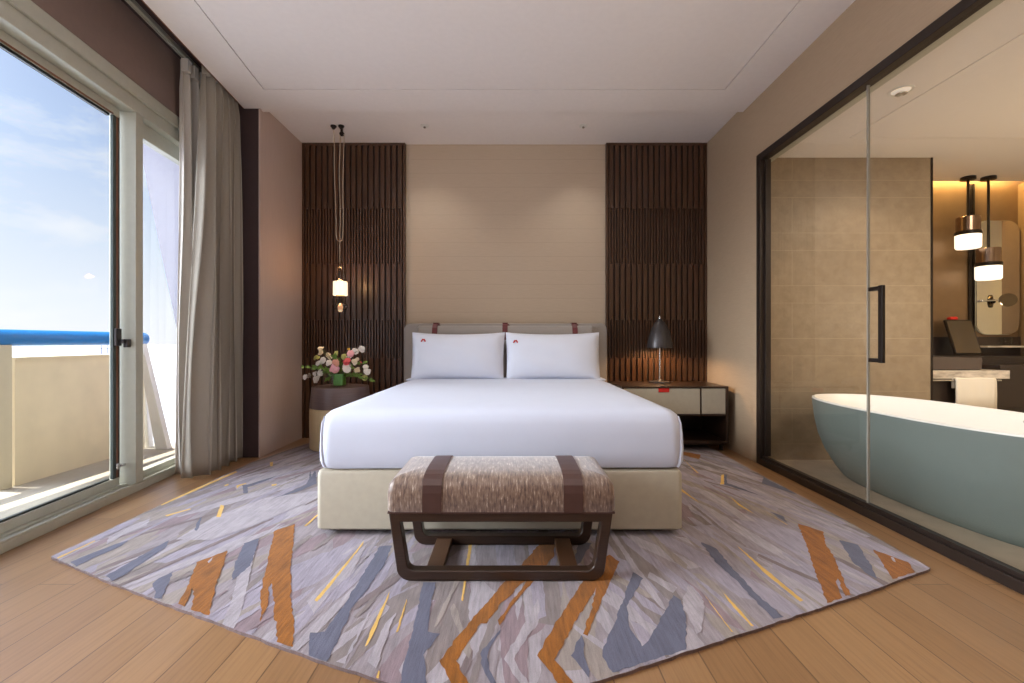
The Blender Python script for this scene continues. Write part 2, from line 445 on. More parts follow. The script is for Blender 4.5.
# ------------------------------------------------ bathroom shell
BX, BC = XR+0.06, 2.59
def bceil(bm):
    g = 0.007
    x0, ys = 2.617, 3.52
    box(bm, BX, x0-g, 0.3, 4.7, BC, BC+0.2); box(bm, x0-g, 3.6, ys+g, 4.7, BC, BC+0.2); box(bm, 3.6, 5.4, ys+g, 4.47, BC, BC+0.03); box(bm, x0, 5.4, 0.3, ys, BC, BC+0.2)
bcl = struct('ceiling_bathroom', B(bceil), M['ceiling'])
struct('gap_filler', B(lambda bm: box(bm, 2.59, 5.4, 0.3, 3.54, BC+0.02, BC+0.03)), M['gap'], bcl)
struct('floor_bathroom', B(lambda bm: box(bm, XR+0.06, 5.4, 0.2, 4.7, -0.08, 0.0)), M['bath_floor'])
struct('wall_bathroom_back', B(lambda bm: box(bm, BX, 3.59, 3.90, 4.66, -0.02, BC+0.1)), M['tile'])
wv = struct('wall_vanity', B(lambda bm: (box(bm, 3.55, 5.4, 4.56, 4.68, -0.02, BC+0.25), box(bm, 3.6, 5.4, 4.3, 4.56, BC+0.2, BC+0.25))), M['bronze'])
struct('edge_trim', B(lambda bm: box(bm, 3.588, 3.605, 3.895, 3.925, 0, BC)), M['dark_metal'], wv)
struct('vertical_trim', B(lambda bm: (box(bm, 4.565, 4.60, 4.545, 4.56, 0.9, BC), box(bm, 4.61, 4.622, 4.54, 4.56, 0.9, BC))), M['dark_metal'], wv, bevel=0.002)
struct('backsplash', B(lambda bm: box(bm, 3.59, 5.2, 4.535, 4.56, 0.62, 1.06)), M['dark_cab'], wv)
struct('wall_bathroom_right', B(lambda bm: box(bm, 5.2, 5.32, 0.2, 4.7, -0.02, BC+0.1)), M['cream_wall'])
struct('corner_column', B(lambda bm: box(bm, 5.07, 5.2, 4.35, 4.56, 0, BC)), M['bronze'], wv)
struct('wall_bathroom_front', B(lambda bm: box(bm, BX, 5.3, 0.18, 0.3, -0.02, BC+0.1)), M['cream_wall'])
struct('cove_strip', B(lambda bm: box(bm, 3.66, 5.04, 4.455, 4.475, BC+0.075, BC+0.095)), M['cove'], wv)

# ------------------------------------------------ window wall: metal frames, sliding door
win = struct('window_1', B(lambda bm: (
    wbox(bm, -2.4, 3.98, 0.0, 0.16, 0, 0.05),            # sill
    wbox(bm, -2.4, 3.98, 0.0, 0.012, 0.05, 0.062),
    wbox(bm, -2.4, 3.98, 0.055, 0.16, 0.05, 0.062),
    wbox(bm, -2.4, 3.98, 0.0, 0.16, 2.56, 2.73),         # head
    wbox(bm, -2.4, 3.98, -0.022, 0.0, 2.65, 2.735),
    wbox(bm, 3.08, 3.15, 0.0, 0.165, 0.05, 2.56),        # post
    wbox(bm, 0.30, 0.40, 0.0, 0.165, 0.05, 2.56),
    wbox(bm, 3.92, 3.98, 0.0, 0.16, 0.05, 2.56))), M['alu'], bevel=0.003)
struct('window_header', B(lambda bm: wbox(bm, -2.4, 3.985, 0.0, 0.16, 2.73, 3.25)), M['mauve'], win)
def sash(bm):
    wbox(bm, 0.40, 3.058, 0.085, 0.125, 0.062, 0.112); wbox(bm, 0.40, 3.058, 0.085, 0.125, 2.50, 2.56)
    wbox(bm, 0.40, 0.45, 0.085, 0.135, 0.11, 2.5)
    wbox(bm, 3.15, 3.92, 0.06, 0.12, 0.062, 0.10); wbox(bm, 3.15, 3.92, 0.06, 0.12, 2.45, 2.56)
struct('window_frame', B(sash), M['alu'], win, bevel=0.003)
st = struct('window_stile', B(lambda bm: (wbox(bm, 3.005, 3.03, 0.088, 0.106, 0.1, 2.51), wbox(bm, 3.052, 3.058, 0.085, 0.106, 0.1, 2.51))), M['alu_dark'], win, bevel=0.002)
struct('stile_edge', B(lambda bm: wbox(bm, 3.03, 3.052, 0.092, 0.104, 0.1, 2.51)), M['alu'], win)
struct('gasket', B(lambda bm: (wbox(bm, 3.033, 3.037, 0.088, 0.1, 0.1, 2.5), wbox(bm, 3.045, 3.049, 0.088, 0.1, 0.1, 2.5), wbox(bm, 0.40, 3.0, 0.082, 0.09, 2.50, 2.508))), M['gasket'], win)
struct('glazing_bead', B(lambda bm: (wbox(bm, 0.42, 2.99, 0.10, 0.12, 2.484, 2.50), wbox(bm, 0.42, 2.99, 0.10, 0.12, 0.112, 0.122))), M['alu_dark'], win)
struct('window_pane', B(lambda bm: wbox(bm, 0.43, 3.01, 0.094, 0.100, 0.11, 2.5)), M['pane'], win)
struct('window_pane', B(lambda bm: wbox(bm, 3.15, 3.92, 0.088, 0.094, 0.10, 2.46)), M['pane'], win)
struct('wall_window', B(lambda bm: wbox(bm, -2.4, 0.30, 0.0, 0.16, 0.05, 2.56)), M['mauve'])
def latch(bm):
    wbox(bm, 3.008, 3.056, 0.07, 0.088, 0.985, 1.10)
    wbox(bm, 3.03, 3.075, 0.045, 0.07, 1.0, 1.03)
    wbox(bm, 3.05, 3.08, 0.03, 0.06, 0.975, 1.03)
struct('window_latch', B(latch), M['lamp_metal'], win, bevel=0.004)
struct('window_bolt', B(lambda bm: (wbox(bm, 3.02, 3.045, 0.07, 0.088, 0.17, 0.21), wbox(bm, 3.045, 3.08, 0.06, 0.09, 0.182, 0.198))), M['chrome'], win, bevel=0.004)

# curtain tracks in the pocket
for k, b in enumerate((-0.075, -0.20)):
    o = struct('trim_%d' % (k+1), B(lambda bm: (wbox(bm, -2.4, 3.97, b-0.014, b+0.014, 3.185, 3.21), wbox(bm, -2.4, 3.97, b-0.018, b-0.01, 3.175, 3.187), wbox(bm, -2.4, 3.97, b+0.01, b+0.018, 3.175, 3.187))), M['alu'])
struct('trim_3', B(lambda bm: wbox(bm, -2.4, 3.97, -0.292, -0.278, 3.05, 3.09)), M['gasket'])

# ------------------------------------------------ balcony
struct('floor_balcony', B(lambda bm: prism(bm, [(wx(-3, 0.16), -3, -0.02), (-3.75, -3, -0.02), (-3.75, 4.62, -0.02), (wx(4.62, 0.16), 4.62, -0.02)], (0, 0, -0.2))), M['stone_floor'])
struct('roof_shade_slats', B(lambda bm: (prism(bm, [(wx(-3, 0.16), -3, 3.25), (-3.50, -3, 3.25), (-3.50, 6, 3.25), (wx(6, 0.16), 6, 3.25)], (0, 0, 0.25)),
    box(bm, -3.89, -3.78, -3, 6, 3.40, 3.5), box(bm, -4.08, -3.94, -3, 6, 3.40, 3.5))), M['fin_shaded'])  # unseen slats, added to stripe the sun on the paving
struct('wall_balcony', B(lambda bm: (box(bm, -3.67, -3.55, 3.25, 4.40, -0.05, 0.885), box(bm, -3.68, -3.535, 3.25, 4.40, 0.885, 0.90))), M['parapet'])
br = thing('balcony_railing', 'balcony railing with round bright blue handrail above beige parapet', 'railing', (-3.55, 3.2, 0))
part('handrail', 'bright blue round handrail', lambda bm: tube(bm, [(-3.58, -3, 1.04), (-3.58, 4.42, 1.04)], 0.06, 20), M['blue_paint'], br)
part('post', None, lambda bm: box(bm, -3.62, -3.54, 3.14, 3.225, -0.02, 0.99), M['beige_paint'], br, smooth=False, bevel=0.004)
part('post', None, lambda bm: box(bm, -3.62, -3.54, 1.2, 1.28, -0.02, 0.99), M['beige_paint'], br, smooth=False, bevel=0.004)
part('lower_rail', None, lambda bm: box(bm, -3.61, -3.55, -3, 3.14, 0.07, 0.15), M['beige_paint'], br, smooth=False, bevel=0.004)
part('strut', 'white slanting end strut', lambda bm: prism(bm, [(-3.60, 4.36, 1.0), (-3.545, 4.36, 1.0), (-3.30, 4.36, -0.02), (-3.42, 4.36, -0.02)], (0, 0.06, 0)), M['white_paint'], br, smooth=False, bevel=0.004)
part('strut', None, lambda bm: prism(bm, [(-3.62, 4.43, 1.0), (-3.60, 4.43, 1.0), (-3.535, 4.43, -0.02), (-3.62, 4.43, -0.02)], (0, 0.06, 0)), M['white_paint'], br, smooth=False, bevel=0.004)
fin = struct('wall_fin', B(lambda bm: prism(bm, [(-3.20, 4.66, 0), (-3.70, 4.66, 2.44), (-3.87, 4.66, 3.3), (-2.62, 4.66, 3.3), (-2.62, 4.66, 0)], (0, 0.4, 0))), M['fin_shaded'])
struct('sea', B(lambda bm: box(bm, -9000, 200, -3000, 9000, -62, -60)), M['sea'])
for k, (x, y, h) in enumerate(((-1290, 1440, 52), (-1275, 1470, 44), (-1300, 1500, 40), (-1150, 1330, 30), (-1170, 1420, 36))):
    def crane(bm, x=x, y=y, h=h):
        for dx in (-9, 9): box(bm, x+dx-1.2, x+dx+1.2, y-1.2, y+1.2, -60, -60+h)
        box(bm, x-24, x+20, y-1.2, y+1.2, -60+h*0.72, -60+h*0.72+2.4)
        tube(bm, [(x-9, y, -60+h), (x+18, y, -60+h*0.75)], 0.8, 4); tube(bm, [(x-9, y, -60+h), (x-22, y, -60+h*0.75)], 0.8, 4)
    tag(obj('harbour_crane', B(crane), M['port'], smooth=False), 'tiny pale harbour crane on the hazy horizon beyond the balcony', 'crane', 'harbour cranes on the horizon')

# ================================================================== WALL PANELS (slatted)
ZB = [0.0, 0.842, 1.24, 1.83, 2.41, 3.075]
def slat_panel(x0, x1, label, loc):
    t = thing('slatted_wall_panel', label, 'wall panel', loc)
    part('backing', None, lambda bm: box(bm, x0, x1, 4.805, YB, 0, ZR), M['slat_back'], t, smooth=False)
    def fr(bm):
        box(bm, x0, x0+0.022, 4.772, 4.806, 0, ZR); box(bm, x1-0.022, x1, 4.772, 4.806, 0, ZR)
        box(bm, x0+0.022, x1-0.022, 4.772, 4.806, ZR-0.026, ZR)
    part('frame', None, fr, M['wood_dark'], t, smooth=False, bevel=0.002)
    n = int(round((x1-x0-0.05)/0.0605)); p = (x1-x0-0.05)/n
    for k in range(5):
        def field(bm):
            z0, z1 = ZB[k], ZB[k+1]
            for i in range(n):
                xa = x0+0.025+i*p
                if k % 2 == 0:
                    box(bm, xa+0.0095, xa+p-0.0095, 4.776, 4.806, z0, z1)
                else:
                    e = 0.022
                    box(bm, xa+0.006, xa+p*0.5-0.008, 4.782, 4.806, z0+0.001, z1-0.001)
                    box(bm, xa+p*0.5+0.006, xa+p-0.008, 4.7735, 4.7758, z0-e, z1+e)
                    box(bm, xa+p*0.5+0.006, xa+p-0.008, 4.7758, 4.806, z0+0.001, z1-0.001)
        part('slat_field', None, field, M['wood_dark'], t, smooth=False, bevel=0.0015)
    return t
slat_panel(-2.204, -1.122, 'dark slatted wood wall panel left of the bed, behind the flowers', (-1.66, 4.74, 0))
slat_panel(0.988, 2.046, 'dark slatted wood wall panel right of the bed, behind the table lamp', (1.51, 4.74, 0))

# ================================================================== BED
bed = thing('bed', 'king size bed with white cover, cream leather base and taupe headboard', 'bed', (-0.06, 3.4, 0))
part('base', 'cream leather base', lambda bm: slab(bm, -1.012, 0.884, 2.345, 4.60, 0.03, [(0.015, 0.038), (0.0, 0.05), (0.0, 0.325), (0.008, 0.343), (0.025, 0.35)]), M['leather_cream'], bed)
def feet(bm):
    box(bm, -0.93, 0.80, 2.43, 4.55, 0.017, 0.05)
part('plinth', None, feet, M['dark_metal'], bed, smooth=False)
def mattress(bm):
    prof = [(0.035, 0.352), (0.012, 0.36), (0.002, 0.385), (0.0, 0.45), (0.004, 0.53), (0.012, 0.585), (0.028, 0.622), (0.055, 0.645), (0.10, 0.657), (0.2, 0.663), (0.45, 0.665)]
    slab(bm, -1.02, 0.91, 2.345, 4.60, 0.085, prof, n=8)
    for v in bm.verts:                                   # slight softness of the linen
        x, y, z = v.co
        v.co.z += 0.003*math.sin(3.1*x+1)*math.sin(2.3*y)
        if z < 0.37: v.co.z += 0.004*math.sin(9*x)+0.003*math.sin(7*y)
part('mattress', 'mattress wrapped in a smooth white cover', mattress, M['white_cloth'], bed)
def corner_fold(sx):
    def f(bm):
        prof = [(0.012, 0.362), (0.002, 0.385), (0.0, 0.45), (0.004, 0.53), (0.012, 0.585), (0.028, 0.622)]
        cx, cy, r = (-1.02+0.085 if sx < 0 else 0.91-0.085), 2.345+0.085, 0.085
        pts = []
        for k, (ins, z) in enumerate(prof):
            a = math.radians(62-5*k)
            pts.append((cx+sx*(r-ins*0.8)*math.cos(a), cy-(r-ins*0.8)*math.sin(a), z))
        tube(bm, pts, [0.006, 0.008, 0.009, 0.008, 0.006, 0.003], 8)
    return f
part('corner_fold', None, corner_fold(-1), M['white_cloth'], bed)
part('corner_fold', None, corner_fold(1), M['white_cloth'], bed)
def sheet_fold(bm):
    slab(bm, -0.985, 0.872, 4.19, 4.44, 0.03, [(0.012, 0.65), (0.0, 0.655), (0.002, 0.663), (0.012, 0.6675), (0.1, 0.669)])
part('sheet_fold', 'turned sheet edge under the pillows', sheet_fold, M['white_cloth'], bed)
hb = part('headboard', 'taupe upholstered headboard with rounded corners', lambda bm: loft(bm, [[Vector((x, y, z)) for x, z in rrect(-1.105+i, 0.972-i, 0.10, 1.198-i, 0.06, 6)] for y, i in ((4.735, 0.0), (4.66, 0.0), (4.645, 0.006), (4.64, 0.02))]), M['taupe'], bed)
part('bolster', 'padded roll hung along the headboard', lambda bm: loft(bm, [[Vector((x, 4.61+0.036*math.cos(a), 1.05+0.11*math.sin(a))) for a in [2*PI*k/20 for k in range(20)]] for x in (-0.96, -0.955)]+[[Vector((x, 4.605+0.05*math.cos(a), 1.05+0.125*math.sin(a))) for a in [2*PI*k/20 for k in range(20)]] for x in (-0.94, 0.80)]+[[Vector((x, 4.61+0.036*math.cos(a), 1.05+0.11*math.sin(a))) for a in [2*PI*k/20 for k in range(20)]] for x in (0.815, 0.82)]), M['taupe'], bed)
for x in (-0.775, -0.07, 0.632):
    def strap(bm, x=x):
        box(bm, x-0.026, x+0.026, 4.628, 4.742, 1.199, 1.206)
        box(bm, x-0.026, x+0.026, 4.622, 4.629, 1.16, 1.206)
        prism(bm, [(x-0.026, 4.545, 1.02), (x+0.026, 4.545, 1.02), (x+0.026, 4.548, 1.09), (x+0.026, 4.575, 1.15), (x+0.026, 4.624, 1.185), (x-0.026, 4.624, 1.185), (x-0.026, 4.575, 1.15), (x-0.026, 4.548, 1.09)], (0, 0, 0.006)) if False else None
        pts = [(4.552, 1.03), (4.550, 1.09), (4.572, 1.15), (4.600, 1.178), (4.624, 1.19)]
        for (ya, za), (yb, zb) in zip(pts, pts[1:]):
            prism(bm, [(x-0.026, ya, za), (x-0.026, ya-0.006, za), (x-0.026, yb-0.006, zb+0.003), (x-0.026, yb, zb)], (0.052, 0, 0))
        prism(bm, [(x+0.026, 4.632, 1.20), (x+0.058, 4.634, 1.165), (x+0.026, 4.636, 1.135)], (0, 0.004, 0))
    part('hanging_strap', 'oxblood leather strap', strap, M['leather_red'], bed, smooth=False, bevel=0.0015)

# pillows
def pillow_t(u, v, t):
    return t*(max(0, 1-abs(u)**3.2)**0.55)*(max(0, 1-abs(v)**2.6)**0.6)
def pillow(label, cx, w, h, yb, yt, zb, lu, lv, seed):
    root = thing('pillow', label, 'pillow', (cx, yb, zb), 'white pillows against the headboard')
    rnd = random.Random(seed)
    ph = rnd.uniform(0, 6)
    ang = math.atan2(math.sqrt(max(h*h-(yt-yb)**2, 0.0001)), yt-yb)
    up = Vector((0, math.cos(ang), math.sin(ang))); nrm = Vector((0, -math.sin(ang), math.cos(ang))); side = Vector((1, 0, 0))
    org = Vector((cx, yb, zb))
    def P(u, v, s):
        x = w/2*u*(1-0.018*(1-v*v)-0.022*(1-v)/2); y = h/2*(v*(1-0.075*(1-u*u)*(v > 0)-0.02*(1-u*u)))+h/2
        wr = 0.005*math.sin(7*u+ph+3*v)*(abs(u)**2)+0.003*math.sin(5*v+4*u+ph)
        t = pillow_t(u, v, 0.095)+wr*(1-max(abs(u), abs(v))**6)
        return org+side*x+up*y+nrm*(0.095+s*t*(1 if s > 0 else 0.8))
    def f(bm):
        N = 26; K = 18
        g = {}
        for s in (1, -1):
            for i in range(N+1):
                for j in range(K+1):
                    u = -1+2*i/N; v = -1+2*j/K
                    u = math.copysign(abs(u)**0.8, u); v = math.copysign(abs(v)**0.8, v)
                    edge = i in (0, N) or j in (0, K)
                    if edge and s == -1: g[(s, i, j)] = g[(1, i, j)]
                    else: g[(s, i, j)] = bm.verts.new(P(u, v, s if not edge else 0))
            for i in range(N):
                for j in range(K):
                    q = [g[(s, i, j)], g[(s, i+1, j)], g[(s, i+1, j+1)], g[(s, i, j+1)]]
                    bm.faces.new(q if s == 1 else q[::-1])
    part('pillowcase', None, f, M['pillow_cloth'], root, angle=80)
    def emblem(bm):
        c = P(lu, lv, 1)+nrm*0.004
        def bar(ax, ay, bx, by, wd):
            a = c+side*ax+up*ay; b = c+side*bx+up*by; d = (b-a).normalized(); n2 = d.cross(nrm)*wd
            prism(bm, [a-n2, b-n2, b+n2, a+n2], nrm*0.002)
        bar(-0.019, -0.010, -0.003, 0.014, 0.0066); bar(0.019, -0.010, 0.003, 0.014, 0.0066)
        bar(-0.013, -0.002, -0.022, -0.013, 0.005); bar(0.010, -0.004, 0.020, -0.013, 0.005)
    part('emblem', 'small red chevron emblem', emblem, M['red'], root, smooth=False)
pillow('white pillow on the left half of the bed, red chevron at its upper left', -0.51, 0.885, 0.455, 4.33, 4.44, 0.638, -0.735, 0.60, 1)
pillow('white pillow on the right half of the bed, beside the table lamp', 0.386, 0.895, 0.455, 4.335, 4.445, 0.638, -0.80, 0.55, 2)

# ================================================================== BENCH
bench = thing('bench', 'low bench with mottled brown chenille seat and dark wood loop legs', 'bench', (-0.045, 2.08, 0.02))
def seat(bm):
    prof = [(0.004, 0.305), (0.0, 0.312), (0.0, 0.385), (0.006, 0.415), (0.022, 0.437), (0.05, 0.449), (0.09, 0.454), (0.16, 0.457)]
    slab(bm, -0.522, 0.432, 1.885, 2.292, 0.03, prof, n=5)
part('seat_cushion', 'mottled brown chenille cushion', seat, M['bench_fabric'], bench)
def lstrap(x0, x1):
    def f(bm):
        prof = [(1.882, 0.306), (1.881, 0.385), (1.887, 0.417), (1.904, 0.440), (1.934, 0.452), (1.975, 0.458), (2.05, 0.4605), (2.13, 0.4605), (2.205, 0.458), (2.245, 0.452), (2.274, 0.440), (2.291, 0.417), (2.296, 0.385), (2.295, 0.306)]
        inner = []
        cy, cz = 2.089, 0.34
        for y, z in prof:
            d = Vector((cy-y, cz-z)); d.normalize(); inner.append((y+d.x*0.008, z+d.y*0.008))
        pts = prof+inner[::-1]
        for i in range(len(prof)-1):
            prism(bm, [(x0, *prof[i]), (x0, *prof[i+1]), (x0, *inner[i+1]), (x0, *inner[i])], (x1-x0, 0, 0))
    return f
for x0 in (-0.372, 0.214):
    o = part('leather_strap', 'brown leather strap round the cushion', lstrap(x0, x0+0.08), M['leather_brown'], bench)
    bm2 = bmesh.new(); bm2.from_mesh(o.data); bmesh.ops.remove_doubles(bm2, verts=bm2.verts, dist=1e-5); bm2.to_mesh(o.data); bm2.free()
def loop(y0, y1, s=1.0):
    def f(bm):
        cx = -0.047
        zb, zt = 0.0165, 0.303
        def ring(wt, wb, z0, z1, r, n=6):
            pts = []
            for sx, a0 in ((1, 0),):
                pass
            pts = [Vector((cx+wt, z1)), Vector((cx-wt, z1))]
            for k in range(n+1):
                a = PI+PI/2*k/n; pts.append(Vector((cx-wb+r+r*math.cos(a), z0+r+r*math.sin(a))))
            for k in range(n+1):
                a = 1.5*PI+PI/2*k/n; pts.append(Vector((cx+wb-r+r*math.cos(a), z0+r+r*math.sin(a))))
            return pts
        A = ring(0.468*s, 0.435*s, zb, zt, 0.055); Bq = ring(0.420*s, 0.392*s, zb+0.042, zt-0.042, 0.032)
        va = [[bm.verts.new((p.x, y, p.y)) for p in A] for y in (y0, y1)]
        vb = [[bm.verts.new((p.x, y, p.y)) for p in Bq] for y in (y0, y1)]
        n = len(A)
        for i in range(n):
            j = (i+1) % n
            bm.faces.new((va[0][i], va[0][j], vb[0][j], vb[0][i])); bm.faces.new((va[1][j], va[1][i], vb[1][i], vb[1][j]))
            bm.faces.new((va[0][j], va[0][i], va[1][i], va[1][j])); bm.faces.new((vb[0][i], vb[0][j], vb[1][j], vb[1][i]))
    return f
part('loop_leg', 'dark wood loop leg', loop(1.895, 1.945), M['wood_dark_h'], bench, bevel=0.004)
part('loop_leg', None, loop(2.232, 2.282), M['wood_dark_h'], bench, bevel=0.004)
for x0 in (-0.368, 0.208):
    part('stretcher', None, lambda bm: box(bm, x0, x0+0.075, 1.945, 2.232, 0.02, 0.05), M['wood_dark'], bench, smooth=False, bevel=0.003)
def apron(bm):
    box(bm, -0.518, 0.428, 1.889, 2.288, 0.2975, 0.3065)
part('seat_board', 'dark board under the cushion', apron, M['leather_brown'], bench, smooth=False, bevel=0.002)
for x0 in (-0.50, 0.36):
    part('side_rail', None, lambda bm: box(bm, x0, x0+0.045, 1.945, 2.232, 0.262, 0.297), M['wood_dark'], bench, smooth=False, bevel=0.003)

# ================================================================== NIGHTSTAND
ns = thing('nightstand', 'long dark wood nightstand with two pale drawers and open shelf', 'nightstand', (1.47, 4.42, 0.0))
NX0, NX1, NY0, NY1 = 1.0, 1.973, 4.145, 4.695
def carcass(bm):
    box(bm, NX0, NX1, NY0, NY1, 0.588, 0.605)
    box(bm, NX0, NX0+0.018, NY0, NY1, 0.085, 0.588); box(bm, NX1-0.022, NX1, NY0, NY1, 0.085, 0.588)
    box(bm, NX0+0.018, NX1-0.022, NY0, NY1, 0.085, 0.11); box(bm, NX0+0.018, NX1-0.022, NY0, NY1, 0.335, 0.35)
    box(bm, NX0+0.018, NX1-0.022, NY1-0.015, NY1, 0.11, 0.588); box(bm, 1.718, 1.728, NY0+0.004, NY1-0.02, 0.35, 0.588)
part('carcass', None, carcass, M['wood_dark_h'], ns, smooth=False, bevel=0.002)
d1 = part('drawer', 'wide pale leather drawer front', lambda bm: box(bm, NX0+0.021, 1.715, NY0+0.004, NY0+0.03, 0.353, 0.584), M['leather_cream'], ns, smooth=False, bevel=0.003)
part('pull_tab', 'small red leather tab', lambda bm: (box(bm, 1.335, 1.432, NY0-0.004, NY0+0.003, 0.552, 0.590), box(bm, 1.335, 1.432, NY0-0.004, NY0+0.02, 0.584, 0.590)), M['red'], d1, smooth=False, bevel=0.001)
part('drawer', 'narrow pale leather drawer front', lambda bm: box(bm, 1.731, NX1-0.025, NY0+0.004, NY0+0.03, 0.353, 0.584), M['leather_cream'], ns, smooth=False, bevel=0.003)
for x, y in ((NX0+0.06, NY0+0.04), (NX1-0.05, NY0+0.04), (NX0+0.06, NY1-0.06), (NX1-0.05, NY1-0.06)):
    part('leg', None, lambda bm: box(bm, x-0.012, x+0.012, y-0.012, y+0.012, 0.0 if y > 4.55 else 0.0165, 0.066), M['dark_metal'], ns, smooth=False, bevel=0.002)
part('leg_frame', None, lambda bm: (box(bm, NX0+0.04, NX1-0.03, NY0+0.03, NY0+0.05, 0.066, 0.085), box(bm, NX0+0.04, NX1-0.03, NY1-0.07, NY1-0.05, 0.066, 0.085)), M['dark_metal'], ns, smooth=False)

# table lamp
LX, LY, LZ = 1.472, 4.53, 0.605
tl = thing('table_lamp', 'dark metal table lamp with bell shade, lit, on the nightstand', 'lamp', (LX, LY, LZ))
part('base', None, lambda bm: lathe(bm, [(0.108, 0), (0.11, 0.006), (0.106, 0.014), (0.03, 0.018), (0.022, 0.03), (0.010, 0.036)], (LX, LY, LZ), 40), M['lamp_metal'], tl)
part('stem', 'thin polished stem', lambda bm: lathe(bm, [(0.0075, 0.03), (0.0075, 0.56)], (LX, LY, LZ), 14), M['chrome'], tl)
def shade(bm):
    o = [(0.124, 0.345), (0.125, 0.352), (0.119, 0.395), (0.105, 0.46), (0.085, 0.525), (0.062, 0.575), (0.040, 0.605), (0.028, 0.612), (0.024, 0.63), (0.010, 0.634)]
    i = [(0.022, 0.600), (0.058, 0.570), (0.081, 0.522), (0.101, 0.458), (0.115, 0.394), (0.121, 0.350), (0.122, 0.345)]
    L = lathe(bm, o, (LX, LY, LZ), 40, cap0=False, cap1=True)
    L2 = lathe(bm, i[::-1], (LX, LY, LZ), 40, cap0=False, cap1=True)
    for k in range(40): bm.faces.new((L[0][k], L[0][(k+1) % 40], L2[0][(k+1) % 40], L2[0][k]))
part('lamp_shade', 'graphite metal bell shade', shade, M['lamp_metal'], tl, angle=50)
part('finial', 'small pale pointed finial', lambda bm: lathe(bm, [(0.008, 0.634), (0.009, 0.645), (0.004, 0.662), (0.001, 0.676)], (LX, LY, LZ), 12), M['chrome'], tl)
part('bulb', None, lambda bm: lathe(bm, [(0.012, 0.47), (0.024, 0.45), (0.027, 0.43), (0.020, 0.41), (0.006, 0.402)], (LX, LY, LZ), 16), M['bulb'], tl)

# ================================================================== SIDE TABLE
SX, SY = -1.637, 4.35
stb = thing('side_table', 'round drum side table with dark wood top section and cream leather base', 'side table', (SX, SY, 0.012))
part('base', 'cream leather drum', lambda bm: lathe(bm, [(0.262, 0.0165), (0.270, 0.02), (0.275, 0.03), (0.276, 0.380), (0.274, 0.392), (0.265, 0.396)], (SX, SY, 0), 56), M['leather_warm_lit'], stb)
part('top', 'dark wood tapering top section', lambda bm: lathe(bm, [(0.273, 0.396), (0.275, 0.402), (0.258, 0.58), (0.256, 0.588), (0.247, 0.590), (0.243, 0.586), (0.1, 0.586)], (SX, SY, 0), 56), M['table_wood'], stb)
part('seam_tab', None, lambda bm: box(bm, SX-0.286, SX-0.272, SY-0.02, SY+0.02, 0.345, 0.382), M['leather_warm_lit'], stb, bevel=0.003)

# pendant over the side table
PX, PY = -1.655, 4.40
pl = thing('pendant_lamp', 'clear glass pendant lamp hung low on cords over the side table', 'pendant lamp', (PX, PY, 1.7))
for x in (-1.726, -1.652):
    part('canopy', None, lambda bm: lathe(bm, [(0.028, 3.10), (0.029, 3.092), (0.020, 3.080), (0.008, 3.064)], (x, PY, 0), 20), M['dark_metal'], pl)
part('pulley', 'small dark pulley', lambda bm: (box(bm, -1.655, -1.637, PY-0.012, PY+0.012, 3.03, 3.085), lathe(bm, [(0.010, -0.009), (0.022, -0.008), (0.018, 0), (0.022, 0.008), (0.010, 0.009)], (0, 0, 0), 18, M=Matrix.Translation((-1.645, PY, 3.022)) @ Matrix.Rotation(PI/2, 4, 'X'))), M['dark_metal'], pl)
def cord(pts):
    def f(bm):
        P = []
        for (a, b) in zip(pts, pts[1:]):
            for k in range(8):
                q = k/8; P.append((a[0]+(b[0]-a[0])*q+0.003*math.sin(9*(a[1]+(b[1]-a[1])*q)), PY-0.0, a[1]+(b[1]-a[1])*q))
        P.append((pts[-1][0], PY, pts[-1][1]))
        tube(bm, P, 0.0035, 6)
    return f
part('cord', None, cord([(-1.726, 3.07), (-1.716, 2.7), (-1.700, 2.05), (-1.690, 2.0), (-1.672, 1.985), (-1.652, 1.985)]), M['cord'], pl)
part('cord', None, cord([(-1.664, 3.02), (-1.668, 2.7), (-1.664, 2.2), (-1.664, 1.77)]), M['cord'], pl)
part('cord', None, cord([(-1.627, 3.02), (-1.630, 2.7), (-1.636, 2.4), (-1.634, 2.05), (-1.642, 1.99), (-1.658, 1.985)]), M['cord'], pl)
PC = (-1.660, PY, 0)
part('glass_tube', 'clear glass tube with a rounded loop top', lambda bm: (lathe(bm, [(0.041, 1.42), (0.041, 1.68), (0.036, 1.71), (0.022, 1.735), (0.008, 1.742)], PC, 24, cap0=False), tube(bm, [(PC[0]-0.02, PY, 1.735), (PC[0]-0.024, PY, 1.76), (PC[0], PY, 1.785), (PC[0]+0.024, PY, 1.76), (PC[0]+0.02, PY, 1.735)], 0.006, 8)), M['smoke_glass'], pl)
part('shade', 'lit frosted glass cylinder shade', lambda bm: lathe(bm, [(0.043, 1.462), (0.064, 1.458), (0.067, 1.466), (0.066, 1.585), (0.062, 1.593), (0.043, 1.592)], PC, 32, cap0=False, cap1=False), M['frost'], pl)
part('saucer', 'smoked glass saucer foot', lambda bm: lathe(bm, [(0.012, 1.318), (0.05, 1.325), (0.070, 1.345), (0.073, 1.36), (0.060, 1.372), (0.041, 1.385), (0.041, 1.42)], PC, 32, cap1=False), M['smoke_glass'], pl)
part('socket', 'warm lit socket', lambda bm: lathe(bm, [(0.012, 1.30), (0.02, 1.31), (0.026, 1.35), (0.018, 1.365), (0.010, 1.385)], PC, 20), M['socket'], pl)

